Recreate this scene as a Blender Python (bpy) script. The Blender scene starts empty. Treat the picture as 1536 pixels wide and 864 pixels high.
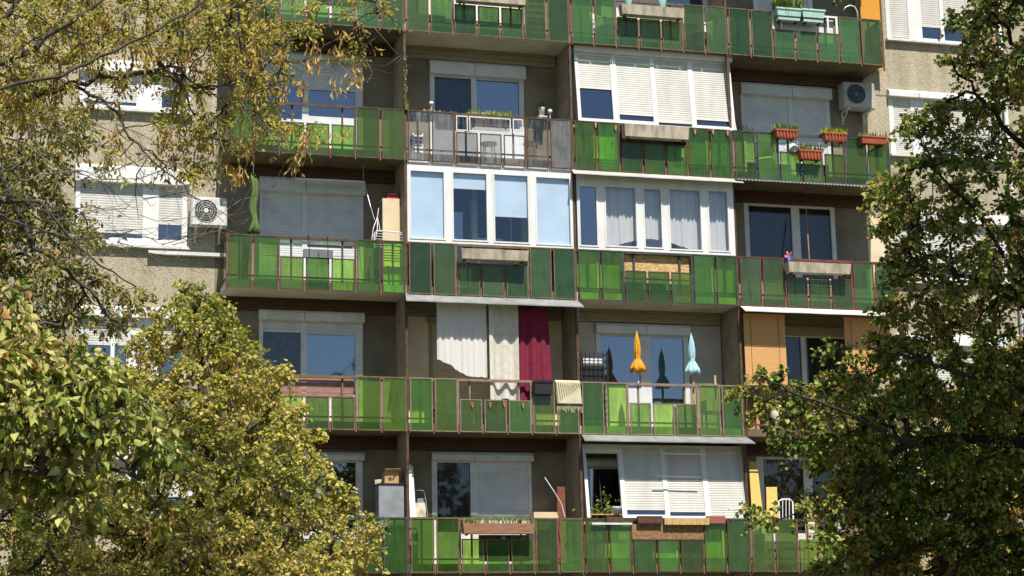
import bpy, math, random
import numpy as np
from mathutils import Vector, Matrix

random.seed(7)
rng = np.random.default_rng(11)
S = bpy.context.scene
COL = S.collection
R = math.radians

# ------------------------------------------------------------------ layout
ZB = 3.75            # height of the lowest railing's foot above the ground
H = 2.75             # storey height
D = 1.0              # balcony depth: railing plane y = 0, facade wall y = D
XB = [0.0, 3.5976, 7.1434, 10.6882, 14.3434]      # balcony bay boundaries
RT = 1.072           # railing top above railing foot
def zf(r): return ZB + (4 - r) * H                 # rows 0 (top) .. 4

# camera (solved from the photograph)
CAM = Vector((-4.3018, -35.9643, -2.1475 + ZB)); YAW, PIT, ROL, F = 0.2729, 0.207, -0.0195, 2833.8781
_f = Vector((math.sin(YAW) * math.cos(PIT), math.cos(YAW) * math.cos(PIT), math.sin(PIT)))
_r = Vector((math.cos(YAW), -math.sin(YAW), 0)); _u = _r.cross(_f)
_r2 = _r * math.cos(ROL) + _u * math.sin(ROL); _u2 = _u * math.cos(ROL) - _r * math.sin(ROL)

def at(px, py, Y):
    """world point on the upright plane y = Y that the survey pixel (1536 x 864) shows"""
    d = _f + _r2 * ((px - 768) / F) - _u2 * ((py - 432) / F)
    return CAM + d * ((Y - CAM.y) / d.y)

def rect(x0, y0, x1, y1, Y):
    mx, my = (x0 + x1) / 2, (y0 + y1) / 2
    return at(x0, my, Y).x, at(x1, my, Y).x, at(mx, y1, Y).z, at(mx, y0, Y).z   # X0 X1 Z0 Z1

# ------------------------------------------------------------------ materials
MATS = {}
def nodes(m):
    m.use_nodes = True
    nt = m.node_tree; nt.nodes.clear()
    return nt, nt.nodes.new, nt.links.new

def pm(name, col, rough=0.7, var=0.25, scale=6.0, col2=None, scale2=60.0, bump=0.0, metal=0.0, spec=0.4, stretch=(1, 1, 1), transl=0.0):
    if name in MATS: return MATS[name]
    m = bpy.data.materials.new(name); nt, N, L = nodes(m)
    out = N('ShaderNodeOutputMaterial'); b = N('ShaderNodeBsdfPrincipled')
    b.inputs['Roughness'].default_value = rough; b.inputs['Metallic'].default_value = metal
    b.inputs['Specular IOR Level'].default_value = spec
    tc = N('ShaderNodeNewGeometry'); mp = N('ShaderNodeMapping'); mp.inputs['Scale'].default_value = stretch
    L(tc.outputs['Position'], mp.inputs['Vector'])
    n1 = N('ShaderNodeTexNoise'); n1.inputs['Scale'].default_value = scale; n1.inputs['Detail'].default_value = 5
    n2 = N('ShaderNodeTexNoise'); n2.inputs['Scale'].default_value = scale2; n2.inputs['Detail'].default_value = 3
    L(mp.outputs[0], n1.inputs['Vector']); L(mp.outputs[0], n2.inputs['Vector'])
    r1 = N('ShaderNodeValToRGB')
    c = Vector(col); d = Vector(col2) if col2 else c * (1 - 2 * var)
    r1.color_ramp.elements[0].position = 0.32; r1.color_ramp.elements[1].position = 0.62
    r1.color_ramp.elements[0].color = (max(d.x, 0), max(d.y, 0), max(d.z, 0), 1); r1.color_ramp.elements[1].color = (c.x, c.y, c.z, 1)
    L(n1.outputs['Fac'], r1.inputs['Fac'])
    mx = N('ShaderNodeMix'); mx.data_type = 'RGBA'; mx.blend_type = 'MULTIPLY'; mx.inputs['Factor'].default_value = min(1, var * 2)
    r2 = N('ShaderNodeValToRGB'); r2.color_ramp.elements[0].position = 0.3; r2.color_ramp.elements[1].position = 0.7
    r2.color_ramp.elements[0].color = (0.72, 0.72, 0.72, 1); r2.color_ramp.elements[1].color = (1.1, 1.1, 1.1, 1)
    L(n2.outputs['Fac'], r2.inputs['Fac']); L(r1.outputs['Color'], mx.inputs['A']); L(r2.outputs['Color'], mx.inputs['B'])
    L(mx.outputs['Result'], b.inputs['Base Color'])
    if bump:
        bp = N('ShaderNodeBump'); bp.inputs['Strength'].default_value = bump; bp.inputs['Distance'].default_value = 0.02
        L(n2.outputs['Fac'], bp.inputs['Height']); L(bp.outputs[0], b.inputs['Normal'])
    if transl:
        t = N('ShaderNodeBsdfTranslucent'); L(mx.outputs['Result'], t.inputs['Color'])
        ms = N('ShaderNodeMixShader'); ms.inputs[0].default_value = transl
        L(b.outputs[0], ms.inputs[1]); L(t.outputs[0], ms.inputs[2]); L(ms.outputs[0], out.inputs[0])
    else:
        L(b.outputs[0], out.inputs[0])
    MATS[name] = m; return m

def pebble():
    m = bpy.data.materials.new('pebbledash'); nt, N, L = nodes(m)
    out = N('ShaderNodeOutputMaterial'); b = N('ShaderNodeBsdfPrincipled'); b.inputs['Roughness'].default_value = 0.9
    g = N('ShaderNodeNewGeometry')
    v = N('ShaderNodeTexVoronoi'); v.inputs['Scale'].default_value = 48
    L(g.outputs['Position'], v.inputs['Vector'])
    r = N('ShaderNodeValToRGB'); e = r.color_ramp.elements
    e[0].position = 0.0; e[0].color = (0.27, 0.235, 0.165, 1); e[1].position = 1.0; e[1].color = (0.48, 0.43, 0.325, 1)
    for p_, c_ in ((0.25, (0.335, 0.295, 0.215, 1)), (0.55, (0.38, 0.335, 0.25, 1)), (0.8, (0.425, 0.38, 0.285, 1))):
        k = e.new(p_); k.color = c_
    sep = N('ShaderNodeSeparateColor'); L(v.outputs['Color'], sep.inputs[0]); L(sep.outputs[0], r.inputs['Fac'])
    n = N('ShaderNodeTexNoise'); n.inputs['Scale'].default_value = 0.9; n.inputs['Detail'].default_value = 6
    mp = N('ShaderNodeMapping'); mp.inputs['Scale'].default_value = (5.0, 1, 0.35); L(g.outputs['Position'], mp.inputs['Vector']); L(mp.outputs[0], n.inputs['Vector'])
    r2 = N('ShaderNodeValToRGB'); r2.color_ramp.elements[0].position = 0.3; r2.color_ramp.elements[0].color = (0.78, 0.75, 0.70, 1)
    r2.color_ramp.elements[1].position = 0.65; r2.color_ramp.elements[1].color = (1, 1, 1, 1); L(n.outputs['Fac'], r2.inputs['Fac'])
    mx = N('ShaderNodeMix'); mx.data_type = 'RGBA'; mx.blend_type = 'MULTIPLY'; mx.inputs['Factor'].default_value = 1
    L(r.outputs['Color'], mx.inputs['A']); L(r2.outputs['Color'], mx.inputs['B']); L(mx.outputs['Result'], b.inputs['Base Color'])
    bp = N('ShaderNodeBump'); bp.inputs['Strength'].default_value = 0.3; bp.inputs['Distance'].default_value = 0.02
    L(v.outputs['Distance'], bp.inputs['Height']); L(bp.outputs[0], b.inputs['Normal']); L(b.outputs[0], out.inputs[0])
    return m

def fresnel(N, L, f0):
    lw = N('ShaderNodeLayerWeight'); lw.inputs['Blend'].default_value = 0.5
    p = N('ShaderNodeMath'); p.operation = 'POWER'; p.inputs[1].default_value = 5; L(lw.outputs['Facing'], p.inputs[0])
    q = N('ShaderNodeMath'); q.operation = 'MULTIPLY_ADD'; q.inputs[1].default_value = 1 - f0; q.inputs[2].default_value = f0; L(p.outputs[0], q.inputs[0])
    return q

def panel_mat(name, T, Dc, fac=0.4, rough=0.12):
    """tinted wired glass / plastic sheet: partly see-through, partly its own colour, streaked with dirt"""
    m = bpy.data.materials.new(name); nt, N, L = nodes(m)
    out = N('ShaderNodeOutputMaterial'); g = N('ShaderNodeNewGeometry'); oi = N('ShaderNodeObjectInfo')
    mp = N('ShaderNodeMapping'); mp.inputs['Scale'].default_value = (28, 1, 1.2); L(g.outputs['Position'], mp.inputs['Vector'])
    n = N('ShaderNodeTexNoise'); n.inputs['Scale'].default_value = 1.0; n.inputs['Detail'].default_value = 5; L(mp.outputs[0], n.inputs['Vector'])
    n2 = N('ShaderNodeTexNoise'); n2.inputs['Scale'].default_value = 3.0; n2.inputs['Detail'].default_value = 6; L(g.outputs['Position'], n2.inputs['Vector'])
    ad = N('ShaderNodeMath'); ad.operation = 'ADD'; L(n.outputs['Fac'], ad.inputs[0]); L(n2.outputs['Fac'], ad.inputs[1])
    rr = N('ShaderNodeMapRange'); rr.inputs['From Min'].default_value = 0.65; rr.inputs['From Max'].default_value = 1.35
    rr.inputs['To Min'].default_value = fac - 0.18; rr.inputs['To Max'].default_value = fac + 0.22; L(ad.outputs[0], rr.inputs['Value'])
    rv = N('ShaderNodeMath'); rv.operation = 'MULTIPLY'; rv.inputs[1].default_value = 13.7; L(oi.outputs['Random'], rv.inputs[0])
    rw = N('ShaderNodeMath'); rw.operation = 'FRACT'; L(rv.outputs[0], rw.inputs[0])
    rx = N('ShaderNodeMath'); rx.operation = 'MULTIPLY_ADD'; rx.inputs[1].default_value = 0.26; rx.inputs[2].default_value = -0.12; L(rw.outputs[0], rx.inputs[0])
    ry = N('ShaderNodeMath'); ry.operation = 'ADD'; ry.use_clamp = True; L(rr.outputs[0], ry.inputs[0]); L(rx.outputs[0], ry.inputs[1])
    rr = ry
    tr = N('ShaderNodeBsdfTransparent')
    df = N('ShaderNodeBsdfDiffuse')
    def tint(col, amt):
        h = N('ShaderNodeHueSaturation'); h.inputs['Color'].default_value = (*col, 1)
        a = N('ShaderNodeMapRange'); a.inputs['To Min'].default_value = 0.5 - amt; a.inputs['To Max'].default_value = 0.5 + amt
        L(oi.outputs['Random'], a.inputs['Value']); L(a.outputs[0], h.inputs['Hue'])
        v = N('ShaderNodeMapRange'); v.inputs['To Min'].default_value = 0.66; v.inputs['To Max'].default_value = 1.18
        w = N('ShaderNodeMath'); w.operation = 'FRACT'; w2 = N('ShaderNodeMath'); w2.operation = 'MULTIPLY'; w2.inputs[1].default_value = 7.31
        L(oi.outputs['Random'], w2.inputs[0]); L(w2.outputs[0], w.inputs[0]); L(w.outputs[0], v.inputs['Value']); L(v.outputs[0], h.inputs['Value'])
        return h.outputs[0]
    L(tint(T, 0.015), tr.inputs['Color']); L(tint(Dc, 0.03), df.inputs['Color'])
    ms = N('ShaderNodeMixShader'); L(rr.outputs[0], ms.inputs[0]); L(tr.outputs[0], ms.inputs[1]); L(df.outputs[0], ms.inputs[2])
    gl = N('ShaderNodeBsdfGlossy'); gl.inputs['Roughness'].default_value = rough
    fr = fresnel(N, L, 0.035)
    m2 = N('ShaderNodeMixShader'); L(fr.outputs[0], m2.inputs[0]); L(ms.outputs[0], m2.inputs[1]); L(gl.outputs[0], m2.inputs[2])
    L(m2.outputs[0], out.inputs[0]); MATS[name] = m; return m

def glass_mat(name, T=(0.75, 0.8, 0.85), ior=0.1, tint=(1, 1, 1)):
    m = bpy.data.materials.new(name); nt, N, L = nodes(m)
    out = N('ShaderNodeOutputMaterial'); tr = N('ShaderNodeBsdfTransparent'); tr.inputs[0].default_value = (*T, 1)
    gl = N('ShaderNodeBsdfGlossy'); gl.inputs['Roughness'].default_value = 0.02; gl.inputs['Color'].default_value = (*tint, 1)
    fr = fresnel(N, L, ior)
    g = N('ShaderNodeNewGeometry'); n = N('ShaderNodeTexNoise'); n.inputs['Scale'].default_value = 1.3; L(g.outputs['Position'], n.inputs['Vector'])
    bp = N('ShaderNodeBump'); bp.inputs['Strength'].default_value = 0.04; L(n.outputs['Fac'], bp.inputs['Height']); L(bp.outputs[0], gl.inputs['Normal'])
    ms = N('ShaderNodeMixShader'); L(fr.outputs[0], ms.inputs[0]); L(tr.outputs[0], ms.inputs[1]); L(gl.outputs[0], ms.inputs[2])
    L(ms.outputs[0], out.inputs[0]); MATS[name] = m; return m

def leaf_mat(name, ramp, transl=0.35, patch=0.35):
    """each leaf takes its own colour from the ramp; broad patches of the crown lean one way"""
    m = bpy.data.materials.new(name); nt, N, L = nodes(m)
    out = N('ShaderNodeOutputMaterial'); b = N('ShaderNodeBsdfPrincipled'); b.inputs['Roughness'].default_value = 0.5
    b.inputs['Specular IOR Level'].default_value = 0.35
    g = N('ShaderNodeNewGeometry'); n = N('ShaderNodeTexNoise'); n.inputs['Scale'].default_value = 0.9; n.inputs['Detail'].default_value = 3
    L(g.outputs['Position'], n.inputs['Vector'])
    a = N('ShaderNodeMapRange'); a.inputs['From Min'].default_value = 0.3; a.inputs['From Max'].default_value = 0.7
    a.inputs['To Min'].default_value = -patch; a.inputs['To Max'].default_value = patch; L(n.outputs['Fac'], a.inputs['Value'])
    s = N('ShaderNodeMath'); s.operation = 'ADD'; s.use_clamp = True; L(g.outputs['Random Per Island'], s.inputs[0]); L(a.outputs[0], s.inputs[1])
    r = N('ShaderNodeValToRGB'); e = r.color_ramp.elements
    while len(e) > 1: e.remove(e[-1])
    e[0].position = ramp[0][0]; e[0].color = (*ramp[0][1], 1)
    for p_, c_ in ramp[1:]:
        k = e.new(p_); k.color = (*c_, 1)
    L(s.outputs[0], r.inputs['Fac'])
    L(r.outputs['Color'], b.inputs['Base Color'])
    t = N('ShaderNodeBsdfTranslucent'); L(r.outputs['Color'], t.inputs['Color'])
    ms = N('ShaderNodeMixShader'); ms.inputs[0].default_value = transl
    L(b.outputs[0], ms.inputs[1]); L(t.outputs[0], ms.inputs[2]); L(ms.outputs[0], out.inputs[0])
    MATS[name] = m; return m

def osb_mat():
    m = bpy.data.materials.new('osb_board'); nt, N, L = nodes(m)
    out = N('ShaderNodeOutputMaterial'); b = N('ShaderNodeBsdfPrincipled'); b.inputs['Roughness'].default_value = 0.75
    g = N('ShaderNodeNewGeometry'); mp = N('ShaderNodeMapping'); mp.inputs['Scale'].default_value = (9, 9, 26); mp.inputs['Rotation'].default_value = (0, 0.4, 0)
    L(g.outputs['Position'], mp.inputs['Vector']); v = N('ShaderNodeTexVoronoi'); v.inputs['Scale'].default_value = 1.6; L(mp.outputs[0], v.inputs['Vector'])
    sep = N('ShaderNodeSeparateColor'); L(v.outputs['Color'], sep.inputs[0])
    r = N('ShaderNodeValToRGB'); r.color_ramp.elements[0].color = (0.30, 0.17, 0.06, 1); r.color_ramp.elements[1].color = (0.62, 0.42, 0.18, 1)
    L(sep.outputs[0], r.inputs['Fac']); L(r.outputs['Color'], b.inputs['Base Color']); L(b.outputs[0], out.inputs[0]); return m

M_PEB = pebble(); M_OSB = osb_mat()
M_GREEN = panel_mat('green_wired_glass', (0.70, 0.92, 0.40), (0.085, 0.15, 0.048), 0.31)
M_GREEND = panel_mat('green_wired_glass_aged', (0.56, 0.80, 0.40), (0.068, 0.128, 0.058), 0.46)
M_CLEAR = panel_mat('clear_wired_glass', (0.86, 0.87, 0.88), (0.42, 0.42, 0.43), 0.11, 0.08)
M_GLASS = glass_mat('window_glass', (0.66, 0.71, 0.78), 0.18, (0.82, 0.90, 1.0))
M_GLASSD = glass_mat('dim_window_glass', (0.60, 0.62, 0.64), 0.045, (0.9, 0.95, 1.0))
M_PLACE = pm('patterned_lace', (0.52, 0.50, 0.47), 0.95, 0.45, 9, col2=(.05, .05, .05), scale2=22, transl=0.2)
M_WHITE = pm('white_plastic', (0.66, 0.665, 0.66), 0.4, 0.07, 2, stretch=(2, 2, .5))
M_WHITEM = pm('white_painted_metal', (0.62, 0.62, 0.60), 0.5, 0.10, 5)
M_SHUT = pm('white_shutter', (0.56, 0.555, 0.52), 0.55, 0.08, 2, stretch=(2, 2, .4))
M_SHUTG = pm('grey_white_shutter', (0.60, 0.62, 0.63), 0.55, 0.08, 3)
M_SHUTB = pm('beige_shutter', (0.48, 0.42, 0.30), 0.6, 0.08, 3)
M_RUST = pm('rusty_brown_paint', (0.095, 0.052, 0.028), 0.6, 0.3, 9)
M_TAN = pm('faded_tan_paint', (0.165, 0.105, 0.06), 0.6, 0.22, 9)
M_PINK = pm('faded_pinkish_paint', (0.24, 0.17, 0.125), 0.6, 0.18, 9)
M_DARKF = pm('dark_grey_paint', (0.055, 0.06, 0.06), 0.5, 0.25, 9)
M_REDF = pm('oxide_red_paint', (0.16, 0.045, 0.03), 0.55, 0.25, 9)
M_OLDF = pm('weathered_ochre_paint', (0.15, 0.10, 0.05), 0.65, 0.3, 9)
M_CONC = pm('concrete', (0.14, 0.118, 0.068), 0.9, 0.2, 3, bump=0.3)
M_CONCL = pm('pale_concrete', (0.44, 0.39, 0.30), 0.9, 0.24, 8, stretch=(1, 1, 0.3), bump=0.2)
M_SOFF = pm('painted_soffit', (0.56, 0.53, 0.45), 0.9, 0.10, 2)
M_PART = pm('brown_partition', (0.30, 0.25, 0.17), 0.8, 0.15, 4)
M_DWOOD = pm('dark_brown_boards', (0.10, 0.045, 0.028), 0.7, 0.25, 6, stretch=(1, 1, 8))
M_BEIGEB = pm('beige_boards', (0.30, 0.25, 0.165), 0.7, 0.12, 6, stretch=(1, 1, 8))
M_BEIGEW = pm('beige_plaster', (0.64, 0.55, 0.39), 0.9, 0.08, 2)
M_ZINC = pm('zinc_sheet', (0.30, 0.31, 0.31), 0.45, 0.15, 4, metal=0.3)
M_WSHEET = pm('white_sheet_metal', (0.66, 0.66, 0.64), 0.5, 0.1, 4)
M_DARK = pm('near_black_plastic', (0.02, 0.02, 0.022), 0.4, 0.2, 6)
M_GREY = pm('grey_painted_metal', (0.14, 0.155, 0.165), 0.45, 0.1, 4)
M_ROOM = pm('dim_room_plaster', (0.22, 0.21, 0.20), 0.9, 0.15, 1)
M_LACE = pm('white_lace', (0.84, 0.83, 0.81), 0.9, 0.03, 20, transl=0.35)
M_DLACE = pm('grey_net_curtain', (0.30, 0.31, 0.33), 0.9, 0.12, 7, stretch=(1, 1, .2), scale2=12, transl=0.3)
M_BLUEBL = pm('pale_blue_blind', (0.54, 0.66, 0.78), 0.8, 0.06, 2)
M_BURG = pm('burgundy_cloth', (0.21, 0.015, 0.045), 0.85, 0.12, 8, transl=0.15)
M_CREAM = pm('cream_cloth', (0.74, 0.71, 0.63), 0.9, 0.08, 10, transl=0.25)
M_TERRA = pm('terracotta_plastic', (0.36, 0.085, 0.035), 0.5, 0.15, 6)
M_TURQ = pm('turquoise_plastic', (0.40, 0.62, 0.56), 0.4, 0.08, 6)
M_SOIL = pm('soil', (0.04, 0.028, 0.018), 0.95, 0.3, 30)
M_BROWNP = pm('brown_wood_trough', (0.34, 0.17, 0.10), 0.7, 0.2, 10, stretch=(0.4, 1, 3))
M_WOOD = pm('raw_pine', (0.55, 0.36, 0.16), 0.7, 0.18, 8, stretch=(4, 4, 0.5))
M_YELB = pm('yellow_stained_board', (0.60, 0.40, 0.10), 0.65, 0.15, 8, stretch=(6, 6, 0.4))
M_BAMB = pm('bamboo_slats', (0.60, 0.32, 0.12), 0.7, 0.1, 30, stretch=(0.3, 1, 4))
M_LINE = pm('green_insulation_board', (0.34, 0.40, 0.20), 0.9, 0.14, 3)
M_LINEW = pm('white_lining_board', (0.75, 0.74, 0.68), 0.8, 0.06, 3)
M_ORAN = pm('orange_yellow_cloth', (0.72, 0.34, 0.02), 0.8, 0.1, 12, transl=0.2)
M_SKYB = pm('pale_blue_cloth', (0.42, 0.68, 0.76), 0.8, 0.08, 12, transl=0.2)
M_GCLOTH = pm('light_green_cloth', (0.12, 0.20, 0.06), 0.85, 0.12, 10, transl=0.2)
M_CARD = pm('cardboard', (0.46, 0.28, 0.12), 0.85, 0.1, 6)
M_CAB = pm('cream_laminate', (0.62, 0.50, 0.32), 0.6, 0.06, 3)
M_RED = pm('dark_red_plastic', (0.30, 0.015, 0.03), 0.5, 0.1, 6)
M_RUG = pm('cream_woven_rug', (0.58, 0.53, 0.36), 0.95, 0.1, 20)
M_RUGS = pm('dark_rug_stripe', (0.10, 0.09, 0.06), 0.95, 0.1, 20)
M_PEG = pm('clothespin_wood', (0.62, 0.36, 0.18), 0.7, 0.15, 20)
M_PEGO = pm('orange_peg_plastic', (0.62, 0.20, 0.05), 0.5, 0.1, 20)
M_WIRE = pm('steel_wire', (0.6, 0.6, 0.6), 0.4, 0.05, 5, metal=0.4)
M_ORPAN = pm('orange_panel', (0.62, 0.27, 0.02), 0.6, 0.08, 3)
M_PINKP = pm('pink_plastic', (0.75, 0.10, 0.32), 0.5, 0.05, 5)
M_BLUEP = pm('blue_plastic', (0.08, 0.16, 0.55), 0.4, 0.05, 5)
M_BARK = pm('grey_bark', (0.085, 0.070, 0.055), 0.95, 0.3, 8, stretch=(4, 4, 0.8), bump=0.4)
M_BARKL = pm('pale_twig_bark', (0.20, 0.175, 0.14), 0.9, 0.25, 8, bump=0.3)
M_BARKD = pm('dark_bark', (0.04, 0.033, 0.026), 0.95, 0.3, 8, stretch=(4, 4, 0.8), bump=0.4)
M_GRASSP = leaf_mat('potted_leaves', [(0, (0.10, 0.16, 0.03)), (0.5, (0.20, 0.26, 0.05)), (1, (0.34, 0.30, 0.12))], 0.3)
M_BRIGHTP = leaf_mat('bright_potted_leaves', [(0, (0.25, 0.38, 0.03)), (1, (0.45, 0.52, 0.05))], 0.35)
M_DRYP = leaf_mat('dry_stems', [(0, (0.30, 0.24, 0.12)), (1, (0.5, 0.42, 0.25))], 0.2)
M_DARKP = leaf_mat('dark_potted_leaves', [(0, (0.03, 0.08, 0.02)), (1, (0.09, 0.16, 0.04))], 0.3)
M_GROUND = pm('lawn_soil', (0.06, 0.075, 0.025), 0.95, 0.3, 2.0, col2=(0.09, 0.075, 0.04))
M_ASPH = pm('asphalt', (0.055, 0.055, 0.057), 0.9, 0.2, 3.0, scale2=120, bump=0.2)
M_KERB = pm('kerb_concrete', (0.32, 0.31, 0.29), 0.9, 0.15, 4)

# ------------------------------------------------------------------ builders
BASE = {}
def tag(o, label=None, cat=None, group=None, kind=None):
    if label: o['label'] = label
    if cat: o['category'] = cat
    if group: o['group'] = group
    if kind: o['kind'] = kind
    return o

class MB:
    def __init__(s): s.v = []; s.f = []
    def pts(s, vs, fs):
        n = len(s.v); s.v += [tuple(v) for v in vs]; s.f += [tuple(i + n for i in f) for f in fs]; return s
    def box(s, x0, x1, y0, y1, z0, z1):
        if x0 > x1: x0, x1 = x1, x0
        if y0 > y1: y0, y1 = y1, y0
        if z0 > z1: z0, z1 = z1, z0
        return s.pts([(x0, y0, z0), (x1, y0, z0), (x1, y1, z0), (x0, y1, z0), (x0, y0, z1), (x1, y0, z1), (x1, y1, z1), (x0, y1, z1)],
                     [(0, 3, 2, 1), (4, 5, 6, 7), (0, 1, 5, 4), (1, 2, 6, 5), (2, 3, 7, 6), (3, 0, 4, 7)])
    def quad(s, a, b, c, d): return s.pts([a, b, c, d], [(0, 1, 2, 3)])
    def tube(s, pts, rad, n=6, cap=True):
        pts = [Vector(p) for p in pts]
        if not hasattr(rad, '__len__'): rad = [rad] * len(pts)
        b = len(s.v); up = None
        for i, p in enumerate(pts):
            t = (pts[min(i + 1, len(pts) - 1)] - pts[max(i - 1, 0)])
            if t.length < 1e-9: t = Vector((0, 0, 1))
            t.normalize()
            if up is None:
                up = t.orthogonal().normalized()
            else:
                up = up - t * up.dot(t)
                up = up.normalized() if up.length > 1e-6 else t.orthogonal().normalized()
            w = t.cross(up)
            for k in range(n):
                a = 2 * math.pi * k / n
                s.v.append(tuple(p + (up * math.cos(a) + w * math.sin(a)) * rad[i]))
        for i in range(len(pts) - 1):
            for k in range(n):
                k2 = (k + 1) % n
                s.f.append((b + i * n + k, b + i * n + k2, b + (i + 1) * n + k2, b + (i + 1) * n + k))
        if cap and n > 2:
            s.f.append(tuple(b + k for k in reversed(range(n))))
            s.f.append(tuple(b + (len(pts) - 1) * n + k for k in range(n)))
        return s
    def lathe(s, c, prof, n=16, flute=0.0, lobes=8):
        b = len(s.v)
        for (r, z) in prof:
            for k in range(n):
                a = 2 * math.pi * k / n; rr = r * (1 + flute * math.cos(lobes * a))
                s.v.append((c[0] + rr * math.cos(a), c[1] + rr * math.sin(a), c[2] + z))
        for i in range(len(prof) - 1):
            for k in range(n):
                k2 = (k + 1) % n
                s.f.append((b + i * n + k, b + i * n + k2, b + (i + 1) * n + k2, b + (i + 1) * n + k))
        s.f.append(tuple(b + k for k in reversed(range(n)))); s.f.append(tuple(b + (len(prof) - 1) * n + k for k in range(n)))
        return s
    def grid(s, fn, nu, nv, thick=0.0):
        b = len(s.v)
        for j in range(nv + 1):
            for i in range(nu + 1): s.v.append(tuple(fn(i / nu, j / nv)))
        for j in range(nv):
            for i in range(nu):
                a = b + j * (nu + 1) + i; s.f.append((a, a + 1, a + nu + 2, a + nu + 1))
        return s
    def shear(s, x=0, y=0, z0=0, n0=0):
        for i in range(n0, len(s.v)):
            v = s.v[i]; s.v[i] = (v[0] + x * (v[2] - z0), v[1] + y * (v[2] - z0), v[2])
        return s
    def build(s, name, mat, parent=None, smooth=False, solid=0.0):
        if parent is not None: base = BASE[parent.name]
        else:
            xs = [v[0] for v in s.v]; ys = [v[1] for v in s.v]; zs = [v[2] for v in s.v]
            base = Vector(((min(xs) + max(xs)) / 2, (min(ys) + max(ys)) / 2, min(zs)))
        me = bpy.data.meshes.new(name); me.from_pydata([(v[0] - base.x, v[1] - base.y, v[2] - base.z) for v in s.v], [], s.f)
        me.materials.append(mat); me.validate()
        o = bpy.data.objects.new(name, me); COL.objects.link(o); BASE[o.name] = base
        if parent is not None: o.parent = parent
        else: o.location = base
        if smooth:
            for p in me.polygons: p.use_smooth = True
        if solid:
            md = o.modifiers.new('thickness', 'SOLIDIFY'); md.thickness = solid; md.offset = 0
        return o

def thing(name, label, cat, loc, group=None):
    o = bpy.data.objects.new(name, None); COL.objects.link(o); o.location = loc; o.empty_display_size = 0.2
    BASE[o.name] = Vector(loc); tag(o, label, cat, group); return o
def single(name, mb, mat, label, cat, group=None, smooth=False, solid=0.0):
    return tag(mb.build(name, mat, None, smooth, solid), label, cat, group)

def shutter_mb(x0, x1, z0, z1, y, pitch=0.05, mb=None):
    """a roller shutter curtain: curved slats one under the other"""
    mb = mb or MB(); z = z1
    while z > z0 + 0.005:
        b = max(z - pitch, z0); h = z - b
        prof = [(y + 0.007, z), (y - 0.003, z - h * 0.10), (y - 0.005, z - h * 0.5), (y - 0.003, z - h * 0.90), (y + 0.007, b)]
        n = len(mb.v)
        for (yy, zz) in prof: mb.v += [(x0, yy, zz), (x1, yy, zz)]
        for i in range(len(prof) - 1): mb.f.append((n + 2 * i, n + 2 * i + 2, n + 2 * i + 3, n + 2 * i + 1))
        z = b
    return mb

def cloth_mb(x0, x1, zt, zb, y, amp=0.03, pitch=0.16, seed=0, nv=10, spread=0.0):
    """hanging cloth: zb may be a function of u"""
    rs = random.Random(seed); ph = [rs.uniform(0, 6.28) for _ in range(3)]
    W = x1 - x0; nu = max(12, int(W / 0.025))
    def fn(u, v):
        bz = zb(u) if callable(zb) else zb
        z = zt + (bz - zt) * v
        x = x0 + W * u + spread * (u - 0.5) * v
        yy = y + amp * (0.55 + 0.45 * v) * math.sin(2 * math.pi * u * W / pitch + ph[0]) + amp * 0.5 * math.sin(2 * math.pi * u * W / (pitch * 2.3) + ph[1] + 1.2 * v)
        yy += amp * .6 * v * math.sin(2 * math.pi * u * W / (pitch * 4.1) + ph[2] - .8 * v)
        return (x, yy, z)
    return MB().grid(fn, nu, nv)

def tufts(mb, x0, x1, y, z, h, n, seed=0, lean=0.5, w=0.012, depth=0.08):
    rs = random.Random(seed)
    for i in range(n):
        bx = rs.uniform(x0, x1); by = y + rs.uniform(-depth, depth); hh = h * rs.uniform(0.4, 1)
        a = rs.uniform(0, 6.28); l = rs.uniform(0.1, lean) * hh
        tx, ty = bx + math.cos(a) * l, by + math.sin(a) * l; c, s_ = math.cos(a + 1.57) * w, math.sin(a + 1.57) * w
        mxp, myp = bx + math.cos(a) * l * 0.35, by + math.sin(a) * l * 0.35
        mb.pts([(bx - c * .4, by - s_ * .4, z), (bx + c * .4, by + s_ * .4, z), (mxp + c, myp + s_, z + hh * 0.6), (mxp - c, myp - s_, z + hh * 0.6), (tx, ty, z + hh)],
               [(0, 1, 2, 3), (3, 2, 4)])
    return mb

# ------------------------------------------------------------------ setting: ground
g = MB(); g.quad((-300, -300, 0), (300, -300, 0), (300, 400, 0), (-300, 400, 0))
tag(g.build('ground', M_GROUND), kind='structure')
g = MB(); g.quad((-120, -34, 0.004), (120, -34, 0.004), (120, -28.5, 0.004), (-120, -28.5, 0.004))
tag(g.build('road', M_ASPH), kind='structure')
g = MB(); g.box(-120, 120, -28.5, -28.35, -0.02, 0.12)
tag(g.build('kerb', M_KERB), kind='structure')
g = MB(); g.quad((-60, -2.2, 0.006), (60, -2.2, 0.006), (60, D - 0.01, 0.006), (-60, D - 0.01, 0.006))
tag(g.build('pavement', M_KERB), kind='structure')

# ------------------------------------------------------------------ the building
bld = thing('apartment_building', 'pebbledash panel apartment block with stacked balconies and white shuttered windows', 'building', (7.2, D, 0))
OPEN = []       # wall openings (x0, x1, z0, z1)

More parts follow.
